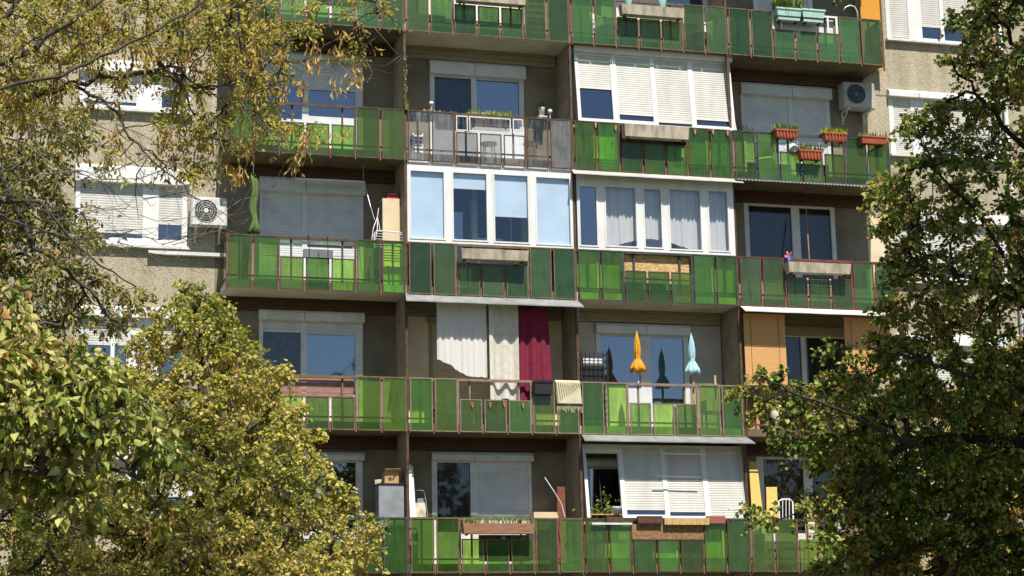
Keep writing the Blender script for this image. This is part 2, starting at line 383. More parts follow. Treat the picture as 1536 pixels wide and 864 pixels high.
def window(px, sash, box_y=None, frame=None, shut=None, kind='window', label=None, sill=False, curtain=None, boxmat=None, fw=0.05, depth=0.06):
    """px: outer pixel rect on the wall; sash: list of (xa, xb, shutter_y or None, pane_bottom or None, curtain or None)"""
    frame = frame or M_WHITE; shut = shut or M_SHUTG
    x0, x1, z0, z1 = rect(*px, D)
    OPEN.append((x0, x1, z0, z1))
    midx = (px[0] + px[2]) / 2
    zb = at(midx, box_y, D).z if box_y else z1
    f = MB(); yf, yb = D - 0.012, D + depth
    # frame: outer border then solid infill between the sashes
    xs = []
    for s in sash:
        xs.append((at(s[0], (px[1] + px[3]) / 2, D).x, at(s[1], (px[1] + px[3]) / 2, D).x))
    topz = zb if box_y else z1 - fw
    edges = [x0] + [e for p_ in xs for e in p_] + [x1]
    for i in range(0, len(edges), 2): f.box(edges[i], edges[i + 1], yf, yb, z0, zb)
    for (xa, xb), s in zip(xs, sash):
        pb = at((s[0] + s[1]) / 2, s[3], D).z if s[3] else z0 + fw
        f.box(xa, xb, yf + 0.002, yb, z0, pb)
        if not box_y: f.box(xa, xb, yf + 0.002, yb, z1 - fw, z1)
        else: f.box(xa, xb, yf + 0.022, yb, zb - 0.03, zb)
    o = f.build(kind, frame, bld)
    if label: o['label'] = label
    for (xa, xb), s in zip(xs, sash):
        pb = at((s[0] + s[1]) / 2, s[3], D).z if s[3] else z0 + fw
        zt = topz - (0.03 if box_y else 0)
        zs = at((s[0] + s[1]) / 2, s[2], D).z if s[2] else None
        if zs is None or zs > pb + 0.05:
            MB().box(xa, xb, D + 0.03, D + 0.036, pb, zt).build('pane', s[5] if len(s) > 5 else M_GLASS, o)
            cm = s[4] if len(s) > 4 else curtain
            if cm is not None:
                cloth_mb(xa - 0.04, xb + 0.04, zt + 0.05, pb - 0.05, D + 0.2, 0.025, 0.13, seed=int(xa * 50)).build('curtain', cm, o, smooth=True)
        if zs is not None:
            m = shutter_mb(xa - 0.012, xb + 0.012, max(zs, pb), zt + 0.02, D + 0.012)
            m.build('shutter', shut, o)
            if zs > pb + 0.02:
                MB().box(xa - 0.005, xb + 0.005, D - 0.004, D + 0.02, zs - 0.03, zs).build('shutter_bar', shut, o)
    if box_y:
        b = MB(); n = max(1, len(sash)); w = (x1 - x0)
        d = 0.14
        b.pts([(x0 - .02, D + .02, zb), (x0 - .02, D - d, zb + 0.005), (x0 - .02, D - d, z1 - 0.05), (x0 - .02, D - d + .05, z1 + .01), (x0 - .02, D + .02, z1 + .01),
               (x1 + .02, D + .02, zb), (x1 + .02, D - d, zb + 0.005), (x1 + .02, D - d, z1 - 0.05), (x1 + .02, D - d + .05, z1 + .01), (x1 + .02, D + .02, z1 + .01)],
              [(0, 1, 2, 3, 4), (9, 8, 7, 6, 5), (0, 5, 6, 1), (1, 6, 7, 2), (2, 7, 8, 3), (3, 8, 9, 4), (4, 9, 5, 0)])
        b.build('shutter_box', boxmat or frame, o)
        if n >= 2:
            xm = (xs[0][1] + xs[1][0]) / 2
            MB().box(xm - 0.006, xm + 0.006, D - d - 0.004, D - d + .01, zb + 0.003, z1 - 0.05).build('shutter_box_joint', M_GREY, o)
    if sill:
        MB().box(x0 - 0.05, x1 + 0.05, D - 0.12, D - 0.01, z0 - 0.045, z0 + 0.004).build('sill', M_WHITEM, o)
    return o

# outer wall windows, beside the balconies on the left
window((-40, -112, 285, -40), [(-20, 205, -60, None), (243, 276, -70, None)], -95, sill=True, shut=M_SHUT)
window((120, 95, 286, 166), [(127, 205, 150, 157, None), (243, 279, 137, 162, None)], 112, sill=True, shut=M_SHUT, label='wide white window with its shutters half lowered')
window((113, 252, 281, 369), [(120, 214, 347, 356), (238, 273, 335, 360)], 277, sill=True, shut=M_SHUT, boxmat=M_WHITE)
window((118, 462, 280, 568), [(124, 166, 515, 560, M_DLACE), (172, 190, 516, 560), (236, 272, 520, 560)], 478, sill=True, shut=M_SHUT)
window((118, 672, 290, 775), [(124, 190, 720, 768, M_DLACE), (240, 282, 745, 768)], 690, sill=True, shut=M_SHUT)
# outer wall windows, on the right
window((1327, -60, 1456, 64), [(1333, 1360, 54, 57), (1380, 1408, 39, 58), (1413, 1448, 39, 62)], -42, sill=True, shut=M_SHUT)
window((1334, 142, 1500, 237), [(1341, 1367, 230, 231), (1388, 1490, 222, 230)], 152, sill=True, shut=M_SHUT)
window((1340, 322, 1510, 425), [(1347, 1374, 418, 419), (1394, 1500, 405, 418)], 336, sill=True, shut=M_SHUT)
window((1347, 505, 1516, 608), [(1354, 1380, 560, 600), (1402, 1506, 590, 602)], 520, sill=True, shut=M_SHUT)
window((1353, 690, 1522, 790), [(1360, 1386, 740, 782), (1408, 1512, 770, 782)], 705, sill=True, shut=M_SHUT)
# row 0 (top): mostly behind the railings
for (a, b) in ((395, 545), (650, 790), (900, 1060)):
    window((a, -95, b, 32), [(a + 7, (a + b) / 2 - 6, -50, -10, M_DLACE), ((a + b) / 2 + 6, b - 7, None, 10, None)], -80)
window((1128, -95, 1216, 30), [(1134, 1168, 16, None), (1176, 1210, 14, None)], -78, shut=M_SHUTG)
# row 1
window((396, 84, 544, 224), [(402, 453, 120, 178), (463, 533, 134, 176, M_DLACE)], 93, frame=M_SHUTG)
window((645, 97, 786, 238), [(652, 707, None, 196, M_DLACE, M_GLASSD), (715, 779, None, 192, M_DLACE)], 117, frame=M_SHUTG)
window((1113, 130, 1246, 266), [(1118, 1184, 243, None), (1191, 1240, 244, None)], 147, frame=M_SHUTG)
# row 2
window((389, 270, 545, 420), [(394, 453, 384, 385), (461, 538, 384, 385)], 291, frame=M_SHUTG)
window((640, 250, 790, 395), [(648, 708, None, 385, None), (716, 782, None, 385, None)], 268, frame=M_SHUTG)
window((900, 278, 1040, 410), [(907, 962, None, 402, None), (972, 1033, None, 402, None)], 292, frame=M_SHUTG)
window((1118, 308, 1254, 428), [(1125, 1189, None, 420, M_DLACE, M_GLASSD), (1201, 1248, None, 420, M_DLACE, M_GLASSD)], None, frame=M_SHUTG, label='window with a pale grey wooden frame and no shutter')
# row 3
window((388, 468, 544, 632), [(394, 451, 496, 592, M_PLACE, M_GLASSD), (460, 533, 500, 592, M_DLACE)], 483, frame=M_WHITEM)
window((643, 475, 742, 622), [(649, 736, 612, None)], 487, frame=M_BEIGEB, shut=M_SHUTB)
window((895, 488, 1034, 640), [(902, 961, None, 582, M_DLACE), (977, 1027, None, 606, M_DLACE)], 503, frame=M_SHUTG, label='balcony door with a white lower panel beside a window')
window((1174, 490, 1300, 625), [(1180, 1203, None, 615, M_DLACE, M_GLASSD), (1210, 1292, None, 615, M_DLACE, M_GLASSD)], 505, frame=M_SHUTG, boxmat=M_BEIGEB)
# row 4
window((449, 680, 544, 846), [(455, 465, None, 798), (475, 534, None, 798, None)], 691, frame=M_WHITEM)
window((648, 680, 798, 846), [(656, 706, None, 798, M_DLACE, M_GLASSD), (717, 793, 800, None)], 692, frame=M_WHITEM)
window((878, 690, 1060, 815), [(886, 972, None, 805, None), (984, 1052, None, 805, None)], 702, frame=M_SHUTG)
window((1137, 686, 1262, 812), [(1147, 1207, None, 800, M_BEIGEB, M_GLASSD), (1220, 1254, None, 800, None, M_GLASSD)], None, frame=M_WHITEM, label='window with a white frame and a drawn beige curtain')

# facade wall with the openings cut out
X0, X1, Z1 = -26.0, 36.0, 22.0
xs = sorted({X0, X1, XB[0] - .1, XB[4] - .1, *[o[0] for o in OPEN], *[o[1] for o in OPEN]}); zs = sorted({0.0, Z1, *[o[2] for o in OPEN], *[o[3] for o in OPEN]})
w = MB(); lw_ = MB()
for i in range(len(xs) - 1):
    run = None
    for j in range(len(zs) - 1):
        cx, cz = (xs[i] + xs[i + 1]) / 2, (zs[j] + zs[j + 1]) / 2
        hole = any(o[0] < cx < o[1] and o[2] < cz < o[3] for o in OPEN)
        if not hole:
            if run is None: run = zs[j]
        if run is not None and (hole or j == len(zs) - 2):
            t = zs[j] if hole else zs[j + 1]
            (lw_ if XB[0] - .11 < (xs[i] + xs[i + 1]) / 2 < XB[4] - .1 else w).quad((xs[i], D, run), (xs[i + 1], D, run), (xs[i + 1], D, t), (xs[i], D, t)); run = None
for (a, b, c, d) in OPEN:
    y2 = D + 0.22
    w.quad((a, D, c), (a, D, d), (a, y2, d), (a, y2, c)); w.quad((b, D, d), (b, D, c), (b, y2, c), (b, y2, d))
    w.quad((a, D, d), (b, D, d), (b, y2, d), (a, y2, d)); w.quad((b, D, c), (a, D, c), (a, y2, c), (b, y2, c))
w.box(X0, X1, D + 8.0, D + 8.2, 0, Z1)
w.box(X0 - .2, X0, D, D + 8.2, 0, Z1); w.box(X1, X1 + .2, D, D + 8.2, 0, Z1); w.box(X0 - .4, X1 + .4, D - .3, D + 8.4, Z1, Z1 + 0.4)
w.build('facade_wall', M_PEB, bld)
lw_.build('loggia_wall', pm('shaded_brown_render', (0.245, 0.205, 0.145), 0.95, 0.2, 1.3, scale2=90, bump=0.5), bld)  # deep shade of the balconies is put into this darker wall colour
rm = MB()
rm.box(X0, X1, D + 3.2, D + 3.3, 0, Z1)
for r in range(-2, 6): rm.box(X0 + .01, X1 - .01, D + 0.24, D + 3.19, zf(r) + 0.0, zf(r) + 0.16)
for xp in [-14, -8, -1.9] + XB[1:4] + [14.9, 20.5, 27]: rm.box(xp - .06, xp + .06, D + 0.24, D + 3.19, 0.2, Z1 - .1)
rm.build('interior_walls', M_ROOM, bld)
# panel joints of the prefabricated wall
j = MB()
for r in range(-1, 6):
    z = zf(r) + 2.42
    j.box(X0, -0.12, D - 0.006, D - 0.001, z - 0.014, z + 0.014); j.box(14.62, X1, D - 0.006, D - 0.001, z - 0.014, z + 0.014)
for x in (-6.1, 20.3): j.box(x - 0.014, x + 0.014, D - 0.009, D - 0.0025, 0, Z1)
j.build('panel_joint', pm('joint_mortar', (0.22, 0.20, 0.16), 0.9, 0.2, 5), bld)
# painted strip of wall beside the third row
a = at(1300, 340, D); MB().box(a.x, a.x + 0.62, D - 0.012, D - 0.003, zf(2) + 0.1, zf(2) + 2.35).build('painted_wall_strip', M_BEIGEW, bld)
a = at(1498, 60, D); m = MB(); m.tube([(a.x, D - 0.07, 0.3), (a.x, D - 0.07, Z1 - .2)], 0.05, 8); m.build('drainpipe', M_WHITEM, bld, smooth=True)
a0, a1 = at(222, 376, D), at(335, 388, D)
MB().box(a0.x, a1.x, D - 0.14, D - 0.015, a0.z - 0.09, a0.z - 0.02).build('ledge', M_WHITEM, bld)

# balconies: slab, partition, lintel boards (parts of the building)
BROWN_BAND = {(3, 0), (3, 1), (0, 0), (0, 1), (0, 2), (0, 3), (0, 4), (1, 4), (3, 2), (3, 4), (1, 2)}
for r in range(-1, 6):
    for c in range(4):
        xa, xb = XB[c], XB[c + 1]; z = zf(r)
        s = MB()
        s.box(xa + (0.0 if c else 0.02), xb - 0.004, 0.035, D, z + 0.012, z + 0.17)
        sl = s.build('balcony_slab', M_SOFF if (c, r) in {(0, 2), (1, 0), (2, 2), (2, 3)} else M_CONC, bld)
        MB().quad((xa + .02, .04, z + .174), (xb - .02, .04, z + .174), (xb - .02, D - .003, z + .174), (xa + .02, D - .003, z + .174)).build('bounce_floor', pm('pale_bounce_floor', (.46, .41, .33), .7, .12, 5), bld)  # unseen pale floor sheet, added to bounce sunlight onto the balcony backs
        if r < 0: continue
        # boards over the windows
        zt = z + H + 0.010
        bm = M_DWOOD if (c, r) in BROWN_BAND else M_BEIGEB
        lb = MB(); nb = 5
        for k in range(nb): lb.box(xa + 0.06, xb - 0.06, D - 0.10 + 0.012 * (k % 2), D - 0.002, zt - 0.26 + 0.052 * k, zt - 0.26 + 0.052 * k + 0.047)
        lb.build('lintel_boards', bm, bld)
        if c < 3:
            p_ = MB(); p_.box(xb - 0.03, xb + 0.03, 0.09, D - 0.003, z + 0.171, z + H + 0.009)
            po = p_.build('partition', M_PART, bld)
            MB().box(xb - 0.035, xb + 0.02, 0.035, 0.088, z + 0.171, z + H - 0.05).build('partition_post', M_RUST, po)

# wall behind the washing is plastered beige
a = rect(618, 470, 862, 640, D); MB().box(XB[1] + .05, at(643, 500, D).x - .01, D - 0.014, D - 0.004, zf(3) + .18, zf(3) + H - .26).build('plaster_infill', M_BEIGEW, bld)
MB().box(at(742, 500, D).x + .03, XB[2] - .05, D - 0.014, D - 0.004, zf(3) + .18, zf(3) + H - .26).build('plaster_infill', M_BEIGEW, bld)

for (u0, u1) in ((XB[2] + .06, at(895, 550, D).x - .02), (at(1034, 550, D).x + .02, XB[3] - .06)):
    MB().box(u0, u1, D - .014, D - .004, zf(3) + .18, zf(3) + H - .26).build('plaster_infill', pm('grey_beige_plaster', (0.46, 0.43, 0.36), .95, .1, 2), bld)

# ------------------------------------------------------------------ balcony railings
RG = 'green panel balcony railings'
def railing(c, r, fm, pmat, label, gap='open', lining=None, clear=False, bars=False, post=None, pv=None):
    xa, xb = XB[c] + 0.015, XB[c + 1] - 0.015
    z = zf(r); zt = z + RT; w_ = (xb - xa) / 7; hz = z + 0.655
    t = thing('balcony_railing', label, 'railing', ((xa + xb) / 2, 0.05, z), RG)
    h = MB(); h.box(xa, xb, 0.012, 0.062, zt - 0.052, zt); h.build('handrail', fm, t)
    rb = MB()
    rb.box(xa, xb, 0.085, 0.11, z + 0.25, z + 0.285)                         # lower rail
    for k in (0, 2, 4, 6):
        x = xa + (k + 0.5) * w_; rb.box(x - 0.018, x + 0.018, 0.064, 0.10, z + 0.171, zt - 0.04)
    for k in (2, 5):
        x = xa + k * w_; rb.box(x - 0.02, x + 0.02, 0.016, 0.050, z + 0.171, zt - 0.053)
    rb.build('rail_bars', fm if not post else post, t)
    for k in range(0, 8):
        x = xa + k * w_; x = min(max(x, xa + .02), xb - .02)
        MB().box(x - 0.014, x + 0.014, -0.004, 0.034, z - 0.035, z + 0.16).build('bracket', M_TAN if fm is not M_DARKF else M_RUST, t)
    fr = MB()
    for k in range(7):
        x0 = xa + k * w_ + 0.024; x1 = xa + (k + 1) * w_ - 0.024; top = hz if (2 <= k <= 4) else zt - 0.012
        b = 0.021; rs = random.Random(c * 100 + r * 10 + k); tl = rs.uniform(-.003, .003)
        y0, y1 = -0.026 + tl, -0.002 + tl
        fr.box(x0, x0 + b, y0, y1, z, top); fr.box(x1 - b, x1, y0, y1, z, top)
        fr.box(x0 + b, x1 - b, y0 + .001, y1, z, z + b); fr.box(x0 + b, x1 - b, y0 + .001, y1, top - b, top)
        pn = MB().box(x0 + b, x1 - b, y0 + 0.009, y0 + 0.014, z + b, top - b)
        if bars and k not in (5, 6):
            continue
        pn.build('glass_panel', pmat, t)
    fr.build('panel_frame', fm, t)
    gx0, gx1 = xa + 2 * w_, xa + 5 * w_
    if gap == 'glass':
        g_ = MB()
        for (u0, u1) in ((0.0, 0.17), (0.19, 0.80), (0.83, 0.985)):
            a_, b_ = gx0 + .03 + (gx1 - gx0 - .06) * u0, gx0 + .03 + (gx1 - gx0 - .06) * u1
            MB().box(a_ + .022, b_ - .022, 0.0, 0.005, hz + .06, zt - .085).build('glass_panel', pmat, t)
            g_.box(a_, a_ + .022, -.006, .011, hz + .035, zt - .06); g_.box(b_ - .022, b_, -.006, .011, hz + .035, zt - .06)
            g_.box(a_ + .022, b_ - .022, -.005, .011, hz + .035, hz + .06); g_.box(a_ + .022, b_ - .022, -.005, .011, zt - .085, zt - .06)
        g_.build('white_infill_frame', M_WHITEM, t)
    if gap == 'osb':
        MB().box(gx0 + 0.02, gx1 - 0.02, 0.115, 0.13, hz - 0.12, zt - 0.01).build('infill_board', M_OSB, t)
    if gap == 'slats':
        g_ = MB()
        for k in range(4): g_.box(gx0 - 0.1, gx1 - 0.03, 0.115, 0.13, hz - 0.02 + 0.105 * k, hz - 0.02 + 0.105 * k + 0.098)
        g_.build('infill_boards', pm('mauve_brown_boards', (0.30, 0.155, 0.12), 0.6, 0.15, 8), t)
    if gap == 'white':
        g_ = MB()
        g_.box(gx0, gx1, -0.004, 0.010, zt - 0.05, zt - 0.01); g_.box(gx0, gx0 + .05, -.004, .010, hz + .01, zt - .05); g_.box(gx1 - .05, gx1, -.004, .010, hz + .01, zt - .05)
        for u in (0.14, 0.85): x = gx0 + (gx1 - gx0) * u; g_.box(x - .02, x + .02, -.004, .010, hz + .01, zt - .05)
        g_.build('white_infill_frame', M_WHITE, t)
        MB().box(gx0 + 0.05, gx1 - 0.05, 0.115, 0.13, hz - 0.2, zt - 0.06).build('infill_board', M_WSHEET, t)
    if lining is not None:
        for (u0, u1, zz) in ((xa + .03, gx0 - .02, zt - .06), (gx0 - .02, gx1 + .02, hz - .02), (gx1 + .02, xb - .03, zt - .06)):
            MB().box(u0, u1, 0.135, 0.16, z + 0.172, zz).build('parapet_lining', lining, t)
    # end returns at the outer bays
    for (cond, x) in ((c == 0, XB[0] + 0.012), (c == 3, XB[4] - 0.012)):
        if cond:
            e = MB(); e.box(x - .012, x + .012, 0.064, D - 0.02, zt - 0.05, zt); e.box(x - .012, x + .012, -.02, .010, z, zt - .053); e.box(x - .012, x + .012, 0.5, .53, z + .17, zt - .051)
            e.box(x - .012, x + .012, 0.064, D - 0.02, z + .172, z + .2)
            e.build('end_frame', fm, t)
            MB().box(x - .003, x + .003, 0.07, 0.49, z + .2, zt - .06).build('end_panel', pmat, t)
            MB().box(x - .003, x + .003, 0.54, D - .03, z + .2, zt - .06).build('end_panel', pmat, t)
    return t

railing(0, 0, M_OLDF, M_GREEND, 'topmost green balcony railing half hidden behind the yellowing upper branches')
railing(1, 0, M_OLDF, M_GREEND, 'topmost green railing directly above the balcony with clear glass panels')
railing(2, 0, M_OLDF, M_GREEND, 'green railing carrying a concrete trough with two round turquoise pots')
railing(3, 0, M_OLDF, M_GREEND, 'green railing with a white painted middle bay and two turquoise flower boxes', gap='white')
railing(0, 1, M_RUST, M_GREEN, 'brown framed green railing crossed by bare twigs with hanging seed bunches')
railing(1, 1, M_RUST, M_CLEAR, 'rusty railing with clear glass panels above the white glazed enclosure', gap='glass')
railing(2, 1, M_RUST, M_GREEN, 'green railing below the enclosure of four lowered white shutters', lining=M_LINE)
railing(3, 1, M_DARKF, M_GREEN, 'dark framed green railing hung with four terracotta flower boxes')
railing(0, 2, M_RUST, M_GREEN, 'bright green railing with a grey metal box hanging in its middle gap')
railing(1, 2, M_TAN, M_GREEND, 'tan framed green railing under the enclosure with pale blue blinds')
railing(2, 2, M_DARKF, M_GREEN, 'black framed green railing with an orange chipboard sheet in its gap', gap='osb', lining=M_LINE)
railing(3, 2, M_REDF, M_GREEND, 'oxide red framed green railing with a pink pinwheel and a concrete trough')
railing(0, 3, M_TAN, M_GREEN, 'green railing with mauve brown boards in its gap, behind the tree top', gap='slats')
railing(1, 3, M_PINK, M_GREEN, 'pinkish framed green railing below the hanging white and burgundy curtains')
railing(2, 3, M_PINK, M_GREEN, 'pinkish framed green railing in front of the two folded parasols')
railing(3, 3, M_REDF, M_CLEAR, 'red barred railing with clear panes below the bamboo roller blinds', bars=True)
railing(0, 4, M_DARKF, M_GREEN, 'dark framed green railing beside the tree, below the grey cabinet')
railing(1, 4, M_TAN, M_GREEN, 'tan framed green railing holding a brown wooden flower trough')
railing(2, 4, M_RUST, M_GREEN, 'green railing with old boards and boxes hung along its top edge', lining=M_LINE)
railing(3, 4, M_OLDF, M_GREEN, 'green railing below two yellow boards, half hidden by the dark tree', lining=None)

# ------------------------------------------------------------------ balcony enclosures
def enclosure(c, r, px_top, px_bot, cols, label, lean=0.0, mullw=None, frame=None, topbox=None, xl=None, xr=None, joint=None, ybase=0.025, shutmat=None):
    """cols: (xa, xb, kind, y_top, y_split, y_bottom); kinds: shutter, blind, glass, lace, open"""
    frame = frame or M_WHITE; shutmat = shutmat or M_SHUT
    mx = (xl + xr) / 2
    z0 = at(mx, px_bot, ybase).z; z1 = at(mx, px_top, ybase + lean).z
    x0, x1 = at(xl, (px_top + px_bot) / 2, ybase + lean / 2).x, at(xr, (px_top + px_bot) / 2, ybase + lean / 2).x
    t = thing('balcony_enclosure', label, 'enclosure', ((x0 + x1) / 2, ybase, z0), 'glazed balcony enclosures')
    k = lean / (z1 - z0)
    def B(mb, name, mat, par=t, **kw): return mb.shear(y=k, z0=z0).build(name, mat, par, **kw)
    ex = []
    for q in cols:
        my = (q[3] + q[5]) / 2; ex.append((at(q[0], my, ybase + lean / 2).x, at(q[1], my, ybase + lean / 2).x))
    edges = [x0] + [e for p_ in ex for e in p_] + [x1]
    f = MB()
    for i in range(0, len(edges), 2):
        f.box(edges[i], edges[i + 1], ybase, ybase + 0.07, z0, z1)
    for (xa, xb), q in zip(ex, cols):
        m_ = (q[0] + q[1]) / 2
        zt = at(m_, q[3], ybase + lean * .9).z; zb = at(m_, q[5], ybase + lean * .1).z
        if zt < z1 - .005: f.box(xa, xb, ybase + .002, ybase + .068, zt, z1)
        if zb > z0 + .005: f.box(xa, xb, ybase + .002, ybase + .068, z0, zb)
    fo = B(f, 'frame', frame)
    # sash rims
    s = MB()
    for (xa, xb), q in zip(ex, cols):
        m_ = (q[0] + q[1]) / 2
        zt = min(at(m_, q[3], ybase + lean * .9).z, z1); zb = max(at(m_, q[5], ybase + lean * .1).z, z0)
        ms = at(m_, q[4], ybase + lean * .5).z if q[4] else None
        kd = q[2]
        if kd == 'open': continue
        if kd == 'shutter':
            zs = ms if ms else zb
            B(shutter_mb(xa - .005, xb + .005, zs, zt, ybase + .02, 0.05), 'shutter', shutmat)
            if ms:
                MBb = MB().box(xa, xb, ybase + .012, ybase + .03, zs - .035, zs); B(MBb, 'shutter_bar', shutmat)
                B(MB().box(xa, xb, ybase + .045, ybase + .05, zb, zs), 'pane', M_GLASS)
        else:
            b = 0.03
            s.box(xa, xa + b, ybase - .012, ybase + .05, zb, zt); s.box(xb - b, xb, ybase - .012, ybase + .05, zb, zt)
            s.box(xa + b, xb - b, ybase - .011, ybase + .05, zb, zb + b); s.box(xa + b, xb - b, ybase - .011, ybase + .05, zt - b, zt)
            B(MB().box(xa + b, xb - b, ybase + .02, ybase + .026, zb + b, zt - b), 'pane', M_GLASS if kd not in ('blind', 'lace') else M_GLASS2)
            if kd == 'blind':
                B(MB().box(xa + .035, xb - .035, ybase + .06, ybase + .064, (ms or zb + .02), zt - .02), 'blind', M_BLUEBL)
                if ms: B(MB().box(xa + .035, xb - .035, ybase + .055, ybase + .07, ms - .025, ms), 'blind_bar', M_WHITE)
            if kd == 'lace':
                zz = zb
                def bot(u, zz=zz, xa=xa, xb=xb):
                    cx = xa + (xb - xa) * u; rel = (cx - (x0 + x1) / 2 + 0.05) / ((x1 - x0) * 0.26)
                    return zz + 0.02 + max(0, 0.22 * (1 - rel * rel))
                B(cloth_mb(xa - .05, xb + .05, zt + .03, bot, ybase + .16, .022, .09, seed=int(xa * 9), nv=8), 'curtain', M_LACE, smooth=True)
    if s.v: B(s, 'sash', frame)
    if topbox:
        tb = MB(); za, zb_ = z1 - topbox, z1 + .02
        tb.pts([(x0 - .03, .10, za), (x0 - .03, -.12, za), (x0 - .03, -.12, zb_ - .07), (x0 - .03, -.07, zb_), (x0 - .03, .10, zb_),
                (x1 + .03, .10, za), (x1 + .03, -.12, za), (x1 + .03, -.12, zb_ - .07), (x1 + .03, -.07, zb_), (x1 + .03, .10, zb_)],
               [(0, 1, 2, 3, 4), (9, 8, 7, 6, 5), (0, 5, 6, 1), (1, 6, 7, 2), (2, 7, 8, 3), (3, 8, 9, 4), (4, 9, 5, 0)])
        for i in range(len(tb.v)): tb.v[i] = (tb.v[i][0], tb.v[i][1] + lean + ybase, tb.v[i][2])
        tb.build('shutter_box', frame, t)
    # cheeks closing the sides towards the partitions
    B(MB().box(x0 - .002, x0 + .03, ybase + .071 , ybase + .30, z0, z1), 'side_cheek', frame); B(MB().box(x1 - .03, x1 + .002, ybase + .071, ybase + .30, z0, z1), 'side_cheek', frame)
    return t
M_GLASS2 = glass_mat('clean_glass', (0.95, 0.96, 0.97), 0.06, (0.8, 0.9, 1.0))

enclosure(2, 1, 71, 189, [(869, 917, 'shutter', 84, 131, 178), (926, 977, 'shutter', 88, 172, 181), (984, 1034, 'shutter', 92, 184, 189), (1041, 1093, 'shutter', 96, 180, 189)],
          'leaning white balcony enclosure with four roller shutters, one half raised', lean=0.22, xl=864, xr=1098, topbox=0.24)
enclosure(1, 2, 247, 368, [(614, 668, 'blind', 255, None, 359), (678, 732, 'blind', 258, 281, 362), (740, 794, 'blind', 261, 323, 365), (803, 857, 'blind', 265, None, 368)],
          'bright white balcony enclosure with pale blue blinds behind four panes', xl=611, xr=859)
enclosure(2, 2, 268, 380, [(868, 897, 'glass', 278, None, 370), (907, 956, 'lace', 279, None, 371), (965, 994, 'lace', 282, None, 373), (1003, 1053, 'lace', 283, None, 376), (1062, 1094, 'lace', 285, None, 378)],
          'white balcony enclosure with scalloped lace curtains behind five panes', xl=866, xr=1101)
enclosure(2, 4, 668, 777, [(882, 930, 'open', 680, None, 777), (937, 994, 'shutter', 672, 763, 772), (1001, 1054, 'shutter', 672, 766, 774), (1062, 1114, 'shutter', 672, None, 777)],
          'leaning balcony enclosure with white shutters and one dark open bay', lean=0.22, xl=877, xr=1119, shutmat=M_SHUT)

# ------------------------------------------------------------------ awnings
def awning(x0, x1, c, r, drop, out, mat, label, corr=False):
    """sheet-metal strip fixed under the railing of row r"""
    z = zf(r) - 0.02; xa, xb = x0, x1
    n = 90 if corr else 24
    def fn(u, v):
        x = xa + (xb - xa) * u
        w_ = (0.012 * math.sin(u * (xb - xa) / 0.076 * 2 * math.pi)) if corr else 0.002 * math.sin(u * 23) * v
        return (x + 0.10 * (u - .5) * v, 0.034 - (out + .014) * v, z + .03 - (drop + .03) * v + w_)
    mb = MB().grid(fn, n * (4 if corr else 1), 3)
    # hanging lip
    if not corr:
        mb.grid(lambda u, v: (xa + (xb - xa) * u + 0.10 * (u - .5), 0.02 - out - 0.004, z - drop - 0.02 * v + 0.002 * math.sin(u * 23)), n, 1)
    t = thing('awning', label, 'awning', ((xa + xb) / 2, 0, z), 'sheet metal awnings under the balconies')
    mb.build('sheet', mat, t, smooth=corr, solid=0.004)
    b = MB()
    for k in range(5):
        x = xa + 0.15 + (xb - xa - 0.3) * k / 4
        b.tube([(x, 0.03, z - .03), (x, 0.02 - out * .95, z - drop - .012)], 0.008, 5)
    b.build('support_strut', M_GREY, t)
    return t
awning(XB[2] - .05, XB[3] + .05, 2, 1, 0.13, 0.30, pm('pale_grey_sheet', (.46, .46, .44), .5, .12, 4), 'pale metal awning above the lace curtained enclosure')
awning(XB[3] + .0, XB[4] - .12, 3, 1, 0.07, 0.26, pm('dull_corrugated_sheet', (.20, .20, .19), .7, .2, 4), 'grey corrugated awning under the railing with terracotta boxes', corr=True)
awning(XB[1] - .03, XB[2] - .0, 1, 2, 0.17, 0.30, M_ZINC, 'zinc awning above the hanging white and burgundy curtains')
awning(XB[3] + .02, XB[4] + .1, 3, 2, 0.14, 0.36, M_WSHEET, 'bright white awning above the bamboo roller blinds')
awning(XB[2] + .02, XB[3] + .03, 2, 3, 0.14, 0.33, M_ZINC, 'weathered grey awning above the leaning shutter enclosure')

